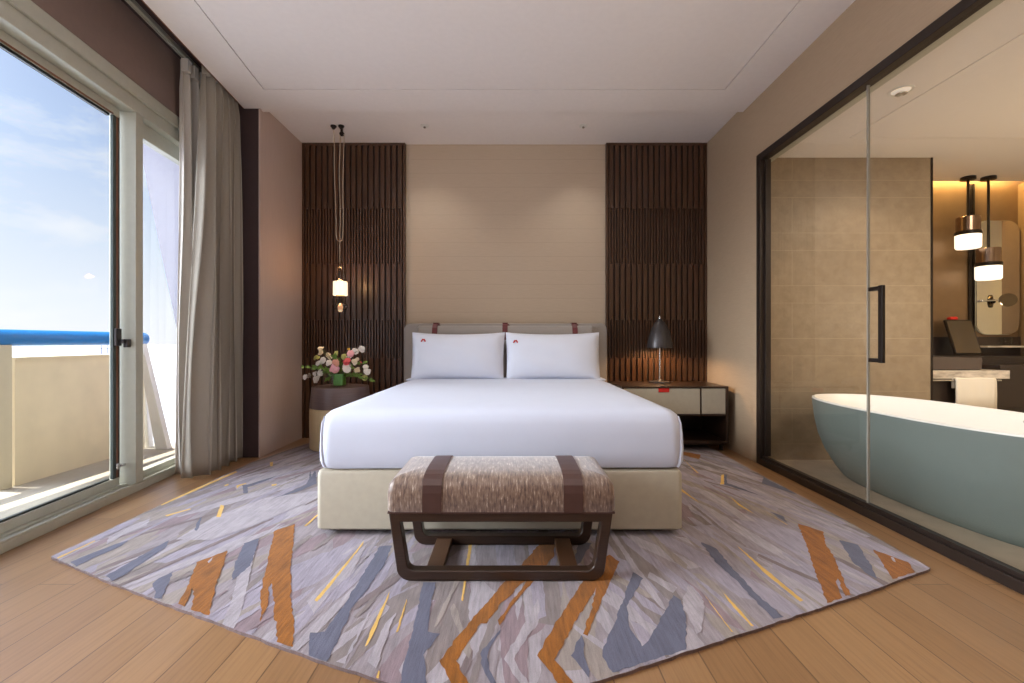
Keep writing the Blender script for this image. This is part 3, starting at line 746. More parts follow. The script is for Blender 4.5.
# rug strokes and outline, floor metres
ORANGE = [[(-1.43, 2.062), (-1.364, 2.179), (-1.287, 2.03), (-1.218, 1.868), (-1.106, 1.662), (-1.198, 1.697), (-1.239, 1.771), (-1.3, 1.852), (-1.235, 1.717), (-1.275, 1.737), (-1.319, 1.845)], [(-1.255, 2.402), (-1.192, 2.497), (-1.069, 2.222), (-0.984, 2.021), (-0.85, 1.75), (-0.76, 1.588), (-0.717, 1.49), (-0.784, 1.515), (-0.837, 1.623), (-0.856, 1.635), (-0.931, 1.778), (-0.995, 1.884), (-0.991, 1.852), (-0.924, 1.723), (-0.899, 1.623), (-0.933, 1.697), (-0.981, 1.771), (-1.042, 1.9), (-1.09, 2.021)], [(0.147, 2.273), (0.215, 2.273), (0.196, 2.118), (0.139, 2.01), (0.035, 1.877), (-0.008, 1.788), (-0.04, 1.745), (-0.089, 1.615), (-0.111, 1.615), (-0.146, 1.514), (-0.175, 1.425), (-0.129, 1.335), (-0.105, 1.29), (-0.157, 1.29), (-0.177, 1.329), (-0.228, 1.425), (-0.179, 1.557), (-0.103, 1.731), (-0.03, 1.897), (0.033, 2.02)], [(0.093, 1.905), (0.025, 1.773), (-0.045, 1.603), (-0.051, 1.633), (-0.015, 1.717), (0.052, 1.872), (0.062, 1.913)], [(0.458, 2.135), (0.489, 2.068), (0.381, 1.833), (0.304, 1.665), (0.257, 1.546), (0.243, 1.557), (0.293, 1.69), (0.345, 1.856), (0.29, 1.745), (0.215, 1.603), (0.133, 1.43), (0.183, 1.321), (0.149, 1.309), (0.11, 1.389), (0.08, 1.449), (0.148, 1.603), (0.281, 1.872), (0.369, 2.02), (0.405, 2.088)], [(1.571, 2.504), (1.638, 2.396), (1.546, 2.24), (1.487, 2.092), (1.409, 1.946), (1.337, 1.797), (1.312, 1.789), (1.376, 1.921), (1.349, 1.896), (1.289, 1.775), (1.205, 1.74), (1.279, 1.896), (1.365, 2.073), (1.45, 2.24)], [(1.738, 2.189), (1.766, 2.122), (1.796, 2.063), (1.747, 1.972), (1.603, 1.916), (1.672, 2.054)], [(1.55, 4.136), (1.666, 4.022), (1.593, 3.863), (1.507, 4.022)]]
SLATE = [[(-2.004, 2.065), (-1.986, 2.158), (-1.957, 2.249), (-1.932, 2.292), (-1.911, 2.228), (-1.933, 2.12), (-1.936, 2.021)], [(-1.732, 1.939), (-1.732, 2.03), (-1.733, 2.158), (-1.726, 2.292), (-1.681, 2.207), (-1.673, 2.083), (-1.66, 1.955), (-1.667, 1.898)], [(-1.485, 1.879), (-1.493, 1.924), (-1.474, 1.98), (-1.361, 1.768), (-1.395, 1.774), (-1.434, 1.828)], [(-1.682, 2.412), (-1.747, 2.53), (-1.771, 2.598), (-1.696, 2.469), (-1.666, 2.405)], [(-1.329, 2.256), (-1.283, 2.315), (-1.168, 2.03), (-1.172, 1.9), (-1.248, 2.049)], [(-1.879, 3.169), (-1.846, 3.181), (-1.817, 3.261), (-1.751, 3.389), (-1.767, 3.261), (-1.817, 3.131), (-1.742, 2.997), (-1.769, 2.997)], [(-1.574, 3.551), (-1.483, 3.367), (-1.526, 3.503), (-1.512, 3.503), (-1.376, 3.201), (-1.417, 3.05), (-1.525, 2.897), (-1.485, 2.997), (-1.441, 3.181), (-1.48, 3.324)], [(-0.646, 2.221), (-0.589, 2.233), (-0.572, 2.053), (-0.583, 1.831), (-0.602, 1.708), (-0.585, 1.552), (-0.578, 1.422), (-0.646, 1.447), (-0.694, 1.564), (-0.646, 1.57), (-0.638, 1.737), (-0.641, 1.954)], [(-0.369, 1.89), (-0.315, 1.89), (-0.308, 1.708), (-0.291, 1.57), (-0.246, 1.558), (-0.283, 1.452), (-0.244, 1.32), (-0.329, 1.32), (-0.338, 1.473), (-0.352, 1.68)], [(-0.039, 1.58), (-0.074, 1.478), (-0.079, 1.444), (-0.07, 1.389), (-0.045, 1.329), (-0.061, 1.329), (-0.09, 1.397), (-0.102, 1.458), (-0.076, 1.514)], [(0.237, 1.552), (0.24, 1.525), (0.23, 1.444), (0.236, 1.38), (0.228, 1.354), (0.208, 1.406), (0.188, 1.449), (0.207, 1.493)], [(0.524, 1.974), (0.554, 1.922), (0.512, 1.848), (0.432, 1.717), (0.412, 1.58), (0.427, 1.493), (0.469, 1.541), (0.637, 1.795), (0.653, 1.759), (0.627, 1.639), (0.566, 1.478), (0.305, 1.375), (0.287, 1.444), (0.293, 1.473), (0.353, 1.592), (0.43, 1.759)], [(0.941, 2.268), (0.987, 2.201), (0.975, 2.021), (0.969, 1.807), (0.987, 1.653), (0.943, 1.641), (0.938, 1.778), (0.942, 1.9), (0.924, 2.049)], [(1.65, 2.293), (1.702, 2.24), (1.596, 2.016), (1.538, 1.916), (1.53, 1.954), (1.545, 2.063)], [(1.86, 3.372), (1.854, 3.27), (1.864, 3.136), (1.861, 2.976), (1.814, 3.086), (1.762, 3.205)], [(1.6, 3.423), (1.614, 3.423), (1.523, 3.223), (1.622, 2.931), (1.485, 3.187)], [(1.517, 2.676), (1.553, 2.604), (1.521, 2.514), (1.515, 2.593)], [(0.331, 2.258), (0.397, 2.258), (0.29, 2.023), (0.284, 2.081)]]
YELLOW = [[(-2.106, 2.107), (-2.098, 2.29), (-2.088, 2.277), (-2.091, 2.094)], [(-1.992, 2.623), (-1.928, 2.728), (-1.915, 2.709), (-1.975, 2.606)], [(-2.164, 2.797), (-2.134, 3.513), (-2.103, 3.484), (-2.137, 2.776)], [(-1.785, 2.788), (-1.754, 2.773), (-1.66, 2.593), (-1.685, 2.593)], [(-1.996, 2.619), (-1.922, 2.729), (-1.974, 2.603)], [(-1.915, 3.162), (-1.882, 3.22), (-1.87, 3.201), (-1.886, 3.154), (-1.871, 3.094)], [(-2.005, 3.768), (-1.985, 3.784), (-1.922, 3.651), (-1.94, 3.651)], [(-1.681, 3.181), (-1.654, 3.201), (-1.64, 3.162), (-1.662, 3.146)], [(-2.005, 3.169), (-1.994, 3.201), (-1.974, 3.165), (-1.984, 3.146)], [(-1.128, 2.469), (-1.127, 2.646), (-1.115, 2.619), (-1.116, 2.465)], [(-0.75, 1.749), (-0.764, 1.76), (-0.752, 1.992), (-0.743, 2.283), (-0.736, 2.245), (-0.743, 1.848)], [(-0.482, 1.492), (-0.49, 1.588), (-0.49, 1.823), (-0.484, 1.783), (-0.474, 1.564), (-0.477, 1.5)], [(-0.399, 1.564), (-0.41, 1.767), (-0.405, 1.755), (-0.393, 1.57)], [(-0.405, 1.355), (-0.406, 1.383), (-0.401, 1.381), (-0.396, 1.348)], [(-0.214, 2.273), (-0.196, 2.273), (-0.193, 1.913), (-0.189, 1.752), (-0.196, 1.759), (-0.199, 1.848)], [(1.103, 2.245), (1.125, 1.757), (1.108, 1.75), (1.091, 1.967)], [(0.841, 1.83), (0.848, 1.71), (0.851, 1.599), (0.84, 1.599), (0.833, 1.71)], [(0.759, 1.8), (0.762, 1.566), (0.756, 1.568)], [(1.571, 3.411), (1.594, 3.423), (1.485, 3.187), (1.459, 3.187)], [(1.485, 2.701), (1.506, 2.482), (1.5, 2.487)], [(1.152, 3.103), (1.162, 2.818), (1.133, 3.038)], [(1.457, 3.888), (1.418, 3.451), (1.408, 3.472)], [(1.407, 2.946), (1.401, 2.791), (1.406, 2.64), (1.384, 2.778)]]
PALE = [[(1.758, 2.112), (1.768, 2.108), (1.74, 2.063), (1.736, 2.073)], [(-1.384, 2.068), (-1.388, 2.111), (-1.373, 2.077), (-1.369, 2.054)], [(0.103, 1.773), (0.107, 1.717), (0.091, 1.639), (0.007, 1.434), (0.049, 1.329), (0.025, 1.329), (-0.026, 1.434), (0.03, 1.58), (0.08, 1.717)], [(0.665, 1.759), (0.725, 1.872), (0.728, 1.717), (0.651, 1.569), (0.632, 1.557), (0.644, 1.684), (0.632, 1.704)], [(0.598, 1.975), (0.672, 1.85), (0.641, 1.81), (0.575, 1.929)], [(-0.727, 1.666), (-0.727, 1.831), (-0.689, 1.954), (-0.663, 2.185), (-0.693, 1.992), (-0.718, 2.258), (-0.759, 2.012), (-0.79, 1.752)], [(-0.55, 1.422), (-0.526, 1.452), (-0.53, 1.666), (-0.523, 1.722), (-0.52, 1.54), (-0.519, 1.412)], [(-0.452, 1.422), (-0.45, 1.613), (-0.427, 1.68), (-0.422, 1.54), (-0.416, 1.392)], [(-1.697, 2.297), (-1.705, 2.593), (-1.578, 2.913), (-1.299, 3.05), (-1.241, 2.913), (-1.42, 2.446), (-1.511, 2.297)], [(-1.502, 1.941), (-1.425, 2.058), (-1.362, 2.179), (-1.253, 2.402), (-1.212, 2.497), (-1.311, 2.39), (-1.389, 2.222), (-1.466, 2.117), (-1.535, 1.985)], [(-2.062, 2.325), (-2.076, 2.469), (-2.047, 2.575), (-1.983, 2.469), (-2.014, 2.36), (-1.994, 2.238)], [(0.658, 1.757), (0.733, 1.868), (0.738, 1.75), (0.649, 1.566), (0.656, 1.672)]]
OUT = [[(-2.148, 2.121), (-1.711, 1.912), (-1.294, 1.737), (-1.09, 1.643), (-0.909, 1.56), (-0.718, 1.485), (-0.529, 1.401), (-0.405, 1.356), (-0.326, 1.323), (-0.203, 1.282), (-0.089, 1.268), (0.022, 1.279), (0.138, 1.308), (0.226, 1.335), (0.394, 1.401), (0.486, 1.454), (0.802, 1.586), (1.205, 1.737), (1.438, 1.827), (1.851, 2.013), (1.871, 2.587), (1.857, 3.38), (1.873, 4.038)], [(-1.998, 4.523), (-2.159, 3.793), (-2.147, 2.951), (-2.144, 2.683)]]
FLOWERS = [(-1.797, 4.288, 0.939, 0.026, 'cream', 'cream blossom at the upper left tip of the bouquet'), (-1.82, 4.337, 0.907, 0.024, 'cream', 'cream blossom just under the topmost left bloom'), (-1.851, 4.309, 0.859, 0.026, 'lime', 'pale lime bud at the left of the bouquet'), (-1.759, 4.347, 0.886, 0.024, 'cream', 'cream blossom above and left of the vase'), (-1.737, 4.35, 0.86, 0.024, 'cream', 'cream blossom tucked below its twin, left of the lime buds'), (-1.788, 4.305, 0.835, 0.03, 'white', 'large white blossom left of centre in the bouquet'), (-1.818, 4.309, 0.802, 0.03, 'white', 'white blossom below the large white one, left of centre'), (-1.693, 4.384, 0.9, 0.024, 'lime', 'cream green bud at the top middle of the bouquet'), (-1.586, 4.291, 0.871, 0.026, 'lime', 'yellow green bud right of the top middle'), (-1.539, 4.287, 0.941, 0.013, 'yellow', 'tiny yellow bud on a tall twig'), (-1.502, 4.23, 0.9, 0.032, 'pink', 'pink ruffled blossom at the top right of centre'), (-1.491, 4.325, 0.918, 0.026, 'white', 'white blossom beside the top pink bloom'), (-1.406, 4.243, 0.936, 0.03, 'white', 'white blossom at the upper right tip of the bouquet'), (-1.544, 4.326, 0.863, 0.022, 'white', 'small white blossom under the top pink bloom'), (-1.541, 4.259, 0.828, 0.034, 'coral', 'deep coral pink blossom in the middle of the bouquet'), (-1.478, 4.274, 0.819, 0.028, 'cream', 'cream blossom right of the coral pink bloom'), (-1.48, 4.352, 0.846, 0.018, 'cream', 'small cream blossom right of the coral pink bloom, higher up'), (-1.465, 4.389, 0.808, 0.018, 'coral', 'small coral bud at the right of the bouquet'), (-1.709, 4.268, 0.802, 0.03, 'white', 'white blossom left of the salmon bloom'), (-1.648, 4.251, 0.816, 0.032, 'salmon', 'salmon blossom in the middle of the bouquet'), (-1.664, 4.256, 0.761, 0.04, 'pink', 'largest pale pink blossom hanging over the vase rim'), (-1.559, 4.305, 0.793, 0.032, 'white', 'white blossom below the coral pink bloom'), (-1.544, 4.249, 0.753, 0.036, 'white', 'large white blossom over the right rim of the vase'), (-1.793, 4.263, 0.722, 0.032, 'white', 'white blossom low on the left side of the bouquet'), (-1.86, 4.298, 0.709, 0.02, 'white', 'small white blossom beside the low left blooms'), (-1.841, 4.308, 0.653, 0.036, 'white', 'white blossom hanging lowest at the left, over the table edge'), (-1.945, 4.388, 0.691, 0.022, 'white', 'white spray bloom at the far left, nearest the bouquet'), (-1.964, 4.326, 0.678, 0.024, 'white', 'white spray bloom at the far left tip of the bouquet'), (-1.488, 4.365, 0.738, 0.026, 'cream', 'cream blossom low on the right of the vase'), (-1.417, 4.391, 0.759, 0.026, 'white', 'white blossom at the right edge of the bouquet'), (-1.389, 4.364, 0.718, 0.028, 'white', 'white blossom at the right edge, under its twin'), (-1.423, 4.397, 0.665, 0.028, 'lime', 'pale green blossom hanging lowest at the right'), (-1.667, 4.313, 0.73, 0.018, 'lime', 'tiny lime bud at the vase rim')]
SPRIGS = [(-1.951, 4.276, 0.772, 'green leaf sprig at the far left of the bouquet'), (-1.767, 4.322, 0.714, 'green leaf sprig low on the left of the vase'), (-1.666, 4.258, 0.869, 'green leaf sprig at the top middle of the bouquet'), (-1.632, 4.266, 0.827, 'green leaf sprig in the middle of the bouquet'), (-1.473, 4.367, 0.697, 'green leaf sprig low on the right of the vase'), (-1.368, 4.362, 0.642, 'green leaf sprig drooping lowest at the right'), (-1.75, 4.352, 0.663, 'green leaf sprig hanging by the left side of the vase'), (-1.825, 4.254, 0.76, 'green leaf sprig left of the pale pink bloom'), (-1.422, 4.323, 0.802, 'green leaf sprig at the right of the bouquet'), (-1.532, 4.299, 0.768, 'green leaf sprig right of the large white bloom')]
SKY_FILL = 25.0  # strength of the added sky lobe that lights the room

# ================================================================== FLOWERS IN A GLASS CUBE
VX, VY, VZ = -1.642, 4.33, 0.588
vase = thing('glass_vase', 'square clear glass vase lined with a green leaf, on the side table', 'vase', (VX, VY, VZ))
def vglass(bm):
    a, w, h = 0.061, 0.005, 0.128
    box(bm, VX-a, VX+a, VY-a, VY+a, VZ, VZ+0.008)
    for s in (-1, 1):
        box(bm, VX+s*a-(w if s > 0 else 0), VX+s*a+(0 if s > 0 else w), VY-a, VY+a, VZ+0.008, VZ+h)
        box(bm, VX-a+w, VX+a-w, VY+s*a-(w if s > 0 else 0), VY+s*a+(0 if s > 0 else w), VZ+0.008, VZ+h)
part('glass', None, vglass, M['cup_glass'], vase, smooth=False)
M['leaf_lining'] = mat('broad_leaf', lin(96, 156, 60), 0.45, vary=0.3, scale=(40, 40, 8))
M['leaf'] = mat('leaf_green', lin(112, 146, 62), 0.5, vary=0.35, scale=(30, 30, 30))
M['stem'] = mat('stem_green', lin(84, 92, 50), 0.6, vary=0.2)
M['twig'] = mat('twig_brown', lin(92, 66, 48), 0.7, vary=0.2)
part('leaf_lining', 'green leaf wrapped inside the glass', lambda bm: slab(bm, VX-0.045, VX+0.05, VY-0.05, VY+0.05, 0.02, [(0.0, VZ+0.012), (0.0, VZ+0.06), (0.004, VZ+0.105), (0.002, VZ+0.118)]), M['leaf_lining'], vase)
PET = {'white': mat('petal_white', lin(246, 242, 236), 0.7, vary=0.04), 'cream': mat('petal_cream', lin(236, 224, 200), 0.7, vary=0.08),
       'lime': mat('petal_lime', lin(206, 206, 128), 0.7, vary=0.12), 'pink': mat('petal_pink', lin(240, 182, 190), 0.7, vary=0.1),
       'coral': mat('petal_coral', lin(222, 96, 104), 0.7, vary=0.12), 'salmon': mat('petal_salmon', lin(226, 166, 146), 0.7, vary=0.1),
       'yellow': mat('petal_yellow', lin(226, 178, 60), 0.7, vary=0.1)}
KIND = {'white': 'white_flower', 'cream': 'cream_flower', 'lime': 'green_bud', 'pink': 'pink_flower', 'coral': 'coral_flower', 'salmon': 'salmon_flower', 'yellow': 'yellow_bud'}
def blossom(bm, c, r, d, rnd):
    d = d.normalized(); s = d.cross(Vector((0.3, 0.2, 1))).normalized(); t = s.cross(d).normalized()
    for ring, (n, rr, lift) in enumerate(((6, 1.0, 0.05), (6, 0.78, 0.30), (5, 0.5, 0.5))):
        for k in range(n):
            a = 2*PI*(k+0.5*ring)/n+rnd.uniform(-0.15, 0.15); q = r*rr*rnd.uniform(0.9, 1.08)
            e = math.cos(a)*s+math.sin(a)*t; f = -math.sin(a)*s+math.cos(a)*t
            g = []
            for i, (ra, wd, h) in enumerate(((0.08, 0.18, 0.0), (0.5, 0.52, 0.18), (0.85, 0.55, 0.22), (1.0, 0.30, 0.12))):
                row = []
                for w in (-1, 0, 1):
                    row.append(bm.verts.new(c+e*q*ra+f*q*wd*w+d*(r*lift+q*(h+(0.08 if w else -0.04)*(i > 0))+rnd.uniform(-0.03, 0.03)*r)))
                g.append(row)
            for i in range(3):
                for w in range(2): bm.faces.new((g[i][w], g[i][w+1], g[i+1][w+1], g[i+1][w]))
    bmesh.ops.create_icosphere(bm, subdivisions=1, radius=r*0.3, matrix=Matrix.Translation(c+d*r*0.35))
def leaf(bm, p, d, L, rnd):
    d = d.normalized(); s = d.cross(Vector((rnd.uniform(-.4, .4), -1, 0.4))).normalized(); n = s.cross(d)
    rows = []
    for q, w, h in ((0, 0.03, 0), (0.3, 0.24, 0.05), (0.6, 0.22, 0.06), (0.85, 0.1, 0.0), (1.0, 0.01, -0.06)):
        m = p+d*L*q+n*L*h
        rows.append([bm.verts.new(m-s*L*w+n*L*0.05), bm.verts.new(m), bm.verts.new(m+s*L*w+n*L*0.05)])
    for a, b in zip(rows, rows[1:]):
        for i in range(2): bm.faces.new((a[i], a[i+1], b[i+1], b[i]))
def bend(p0, p1, n=6):
    p0 = Vector(p0); p1 = Vector(p1); mid = Vector((p0.x+(p1.x-p0.x)*0.25, p0.y+(p1.y-p0.y)*0.25, max(p0.z+0.07, p1.z*0.75+p0.z*0.25+0.03)))
    return [(1-q)**2*p0+2*q*(1-q)*mid+q*q*p1 for q in [k/n for k in range(n+1)]]
for i, (x, y, z, r, kind, lab) in enumerate(FLOWERS):
    rnd = random.Random(100+i)
    root = thing(KIND[kind], lab, 'flower', (VX, VY, VZ+0.06), 'cut flowers in the glass vase')
    c = Vector((x, y, z)); b0 = Vector((VX+rnd.uniform(-0.03, 0.03), VY+rnd.uniform(-0.03, 0.03), VZ+0.06))
    d = Vector(((x-VX)*1.6, -0.35, (z-VZ-0.08)*1.0))
    def heads(bm):
        if r < 0.02: blossom(bm, c, r, d, rnd); return
        m = 4 if kind in ('white', 'cream') else 3
        for k in range(m):
            o = Vector((rnd.uniform(-1, 1), rnd.uniform(-0.6, 0.3), rnd.uniform(-1, 1)))*r*(0.62 if k else 0.15)
            blossom(bm, c+o, r*(1.05 if k == 0 else rnd.uniform(0.6, 0.85)), d+Vector((rnd.uniform(-.3, .3), -0.1, rnd.uniform(-.2, .4))), rnd)
    part('blossom', None, heads, PET[kind], root, angle=180)
    part('stem', None, lambda bm: tube(bm, bend(b0, c), 0.0022, 5), M['stem'], root)
for i, (x, y, z, lab) in enumerate(SPRIGS):
    rnd = random.Random(300+i)
    b0 = Vector((VX+rnd.uniform(-0.03, 0.03), VY+rnd.uniform(-0.02, 0.03), VZ+0.06)); P = bend(b0, (x, y, z), 8)
    root = thing('leaf_sprig', lab, 'foliage', (VX, VY, VZ+0.06), 'leaf sprigs in the glass vase')
    part('stem', None, lambda bm: tube(bm, P, 0.002, 5), M['stem'], root)
    def lv(bm):
        for k in range(3, 9):
            for s in (-1, 1):
                leaf(bm, P[k], (P[k]-P[k-1]).normalized()+Vector((s*rnd.uniform(.4, .9), rnd.uniform(-.6, .2), rnd.uniform(-.3, .7))), rnd.uniform(0.035, 0.06), rnd)
    part('leaves', None, lv, M['leaf'], root, angle=180)
for lab, P in (('bare twig rising tallest from the bouquet, curling left', [(VX, VY, VZ+0.06), (-1.60, 4.36, 0.85), (-1.575, 4.38, 0.99), (-1.60, 4.38, 1.06), (-1.615, 4.38, 1.13), (-1.60, 4.38, 1.17)]),
               ('bare twig leaning out to the right of the bouquet', [(VX, VY, VZ+0.06), (-1.52, 4.36, 0.86), (-1.43, 4.36, 0.96), (-1.36, 4.36, 0.99)])):
    tag(obj('twig', B(lambda bm: tube(bm, P, [0.0025]*(len(P)-1)+[0.001], 5)), M['twig']), lab, 'twig')

# ================================================================== CURTAINS
def curtain(a0, a1, bc, A0, A1, n, ztop, gather, mat_, seed):
    rnd = random.Random(seed); NA, NZ = n*22, 30
    amps = [rnd.uniform(0.8, 1.2) for _ in range(n+2)]
    def f(bm):
        g = []
        for i in range(NA+1):
            s = i/NA; ph = 2*PI*n*s; k = int(s*n); am = amps[k]*(1-(s*n-k))+amps[k+1]*(s*n-k)
            col = []
            for j in range(NZ+1):
                z = 0.012+(ztop-0.012)*j/NZ; q = min(1, max(0, (z-0.1)/(ztop-0.25)))
                amp = A0+(A1-A0)*q
                if z > ztop-0.14: amp *= 0.75
                w = math.sin(ph+0.25*math.sin(2.2*z+k))
                b = bc+am*amp*(math.copysign(abs(w)**0.85, w))+0.008*math.sin(1.7*z+3*s*n)
                a = a0+(a1-a0)*s+0.018*math.sin(2*ph+0.6)*(1-0.5*q)+gather*(1-q)*(s-1)
                col.append(bm.verts.new(WM @ Vector((a, b, z))))
            g.append(col)
        for i in range(NA):
            for j in range(NZ): bm.faces.new((g[i][j], g[i+1][j], g[i+1][j+1], g[i][j+1]))
    o = obj('curtain', B(f), mat_, angle=180)
    m = o.modifiers.new('thickness', 'SOLIDIFY'); m.thickness = 0.003
    return o
def pleats(par, a0, a1, bc, n, ztop, m):
    for i in range(n):
        a = a0+(a1-a0)*(i+0.25)/n
        part('pleat', None, lambda bm: [slab(bm, a-0.028+dx, a-0.012+dx, bc-0.035, bc+0.02, 0.007, [(0.004, ztop-0.10), (0.0, ztop-0.095), (0.0, ztop-0.005), (0.004, ztop)], M=WM) for dx in (0, 0.018, 0.036)], m, par)
c1 = tag(curtain(3.47, 3.93, -0.068, 0.038, 0.03, 5, 3.165, 0.02, M['curtain_lining'], 5), 'pale inner curtain gathered beside the window post', 'curtain', None)
c2 = tag(curtain(3.49, 3.95, -0.225, 0.09, 0.055, 5, 3.165, 0.17, M['curtain'], 9), 'heavy beige linen curtain gathered at the corner by the dark strip', 'curtain', None)
pleats(c1, 3.47, 3.93, -0.078, 5, 3.17, M['curtain_lining']); pleats(c2, 3.49, 3.95, -0.215, 5, 3.17, M['curtain'])

# ================================================================== RUG
OUTLINE = OUT[0]+[(1.872, 4.40), (1.60, 4.52), (-1.98, 4.54)]+OUT[1]
def hull(P):
    P = sorted(set(P)); h = []
    for pts in (P, P[::-1]):
        s = []
        for p in pts:
            while len(s) > 1 and (s[-1][0]-s[-2][0])*(p[1]-s[-2][1])-(s[-1][1]-s[-2][1])*(p[0]-s[-2][0]) <= 0: s.pop()
            s.append(p)
        h += s[:-1]
    return h
HULL = hull(OUTLINE)
def clip(poly):
    for i in range(len(HULL)):
        a = HULL[i]; b = HULL[(i+1) % len(HULL)]; out = []
        side = lambda p: (b[0]-a[0])*(p[1]-a[1])-(b[1]-a[1])*(p[0]-a[0])
        for j in range(len(poly)):
            p, q = poly[j], poly[(j+1) % len(poly)]; sp, sq = side(p), side(q)
            if sp >= 0: out.append(p)
            if (sp >= 0) != (sq >= 0):
                t = sp/(sp-sq); out.append((p[0]+(q[0]-p[0])*t, p[1]+(q[1]-p[1])*t))
        poly = out
        if len(poly) < 3: return []
    return poly
def rough(poly, amp, step=0.02):
    out = []
    for i in range(len(poly)):
        p, q = poly[i], poly[(i+1) % len(poly)]; L = math.dist(p, q); n = max(1, int(L/step))
        for k in range(n):
            t = k/n; j = 0 if k == 0 else random.uniform(-amp, amp)
            nx, ny = -(q[1]-p[1])/(L+1e-9), (q[0]-p[0])/(L+1e-9)
            out.append((p[0]+(q[0]-p[0])*t+nx*j, p[1]+(q[1]-p[1])*t+ny*j))
    return out
RZ = 0.0115
def rug_mesh():
    bm = bmesh.new(); names = list(PILE)
    top = rough(HULL, 0.003, 0.03)
    prism(bm, [(x, y, 0.0005) for x, y in top], (0, 0, RZ-0.0005))
    bm.faces.ensure_lookup_table()
    for f in bm.faces:
        if abs(f.normal.z) < 0.5 and len(f.verts) == 4: f.material_index = names.index('edge')
    lev = [RZ+0.0001]
    def stroke(poly, key, amp):
        poly = clip(poly)
        if len(poly) < 3: return
        poly = rough(poly, amp)
        lev[0] += 0.0000045
        f = bm.faces.new([bm.verts.new((x, y, lev[0])) for x, y in poly]); f.normal_update()
        if f.normal.z < 0: f.normal_flip()
        f.material_index = names.index(key)
    rnd = random.Random(21)
    def filler(n, Lr, Wr, keys):
        for _ in range(n):
            x, y = rnd.uniform(-2.2, 1.95), rnd.uniform(1.25, 4.5)
            if -0.9 < x < 0.78 and y > 2.6: continue
            base = 16 if x < -0.25 else (6 if x < 0.25 else -16)
            if y > 3.2: base *= 1.25
            ang = math.radians(base+rnd.gauss(0, 8))
            d = (math.sin(ang), math.cos(ang)); s = (d[1], -d[0])
            L = rnd.uniform(*Lr); W = rnd.uniform(*Wr); N = 7; lft = []; rgt = []; off = rnd.uniform(-0.05, 0.05)
            skew = rnd.uniform(-0.8, 0.8)*W
            for k in range(N+1):
                t = k/N-0.5; w = W*(0.5+0.5*rnd.uniform(0.55, 1.0))*(1 if 0 < k < N else rnd.uniform(0.3, 0.9)); c = off*math.sin(3*t)
                lft.append((x+d[0]*L*t-s[0]*(w/2-c)+d[0]*skew/2, y+d[1]*L*t-s[1]*(w/2-c)+d[1]*skew/2)); rgt.append((x+d[0]*L*t+s[0]*(w/2+c)-d[0]*skew/2, y+d[1]*L*t+s[1]*(w/2+c)-d[1]*skew/2))
            stroke(lft+rgt[::-1], rnd.choice(keys), 0.003)
    filler(300, (0.35, 0.9), (0.07, 0.18), ['pale', 'lilac', 'taupe', 'rose', 'sand', 'body', 'lilac'])
    filler(330, (0.25, 0.85), (0.014, 0.06), ['pale', 'pale', 'lilac', 'taupe', 'rose', 'sand', 'body', 'mink', 'lilac'])
    for p in PALE: stroke(p, 'pale', 0.004)
    for p in SLATE: stroke(p, 'slate', 0.004)
    for p in ORANGE: stroke(p, 'ochre', 0.004)
    for p in PALE[:2]: stroke(p, 'pale', 0.001)
    for p in YELLOW: stroke(p, 'gold', 0.0015)
    return bm
rug = obj('rug', rug_mesh(), [PILE[k] for k in PILE], smooth=False)
tag(rug, 'large grey mauve rug with burnt orange and slate brush strokes under the bed', 'rug')

# ================================================================== BATHROOM THINGS
TX, TY = 2.665, 2.83
def sell(a, b, z, n=64, p=2.5):
    out = []
    for k in range(n):
        t = 2*PI*k/n; c, s = math.cos(t), math.sin(t)
        out.append(Vector((TX+b*math.copysign(abs(s)**(2/p), s), TY+a*math.copysign(abs(c)**(2/p), c), z)))
    return out
tub = thing('bathtub', 'large oval freestanding white bathtub, outside coloured as shaded, behind the glass', 'bathtub', (TX, TY, 0))
def tub_out(bm):
    loft(bm, [sell(a, b, z) for a, b, z in ((0.72, 0.225, 0.0), (0.735, 0.24, 0.012), (0.79, 0.29, 0.08), (0.855, 0.35, 0.19), (0.90, 0.392, 0.31), (0.922, 0.415, 0.43), (0.932, 0.427, 0.53), (0.935, 0.43, 0.572))], True, False)
part('shell', 'smooth outside, shade in its colour', tub_out, M['tub_out'], tub)
def tub_in(bm):
    loft(bm, [sell(a, b, z) for a, b, z in ((0.935, 0.43, 0.572), (0.934, 0.429, 0.58), (0.927, 0.422, 0.584), (0.917, 0.412, 0.583), (0.909, 0.404, 0.574), (0.87, 0.37, 0.48), (0.82, 0.335, 0.35), (0.74, 0.28, 0.22), (0.62, 0.21, 0.15), (0.4, 0.12, 0.135))], False, True)
part('basin', 'glossy white rim and inside', tub_in, M['tub_in'], tub)
part('overflow_slot', 'dark slim overflow slot', lambda bm: box(bm, TX+0.368, TX+0.386, 2.60, 2.70, 0.532, 0.545), M['dark_metal'], tub, bevel=0.003)

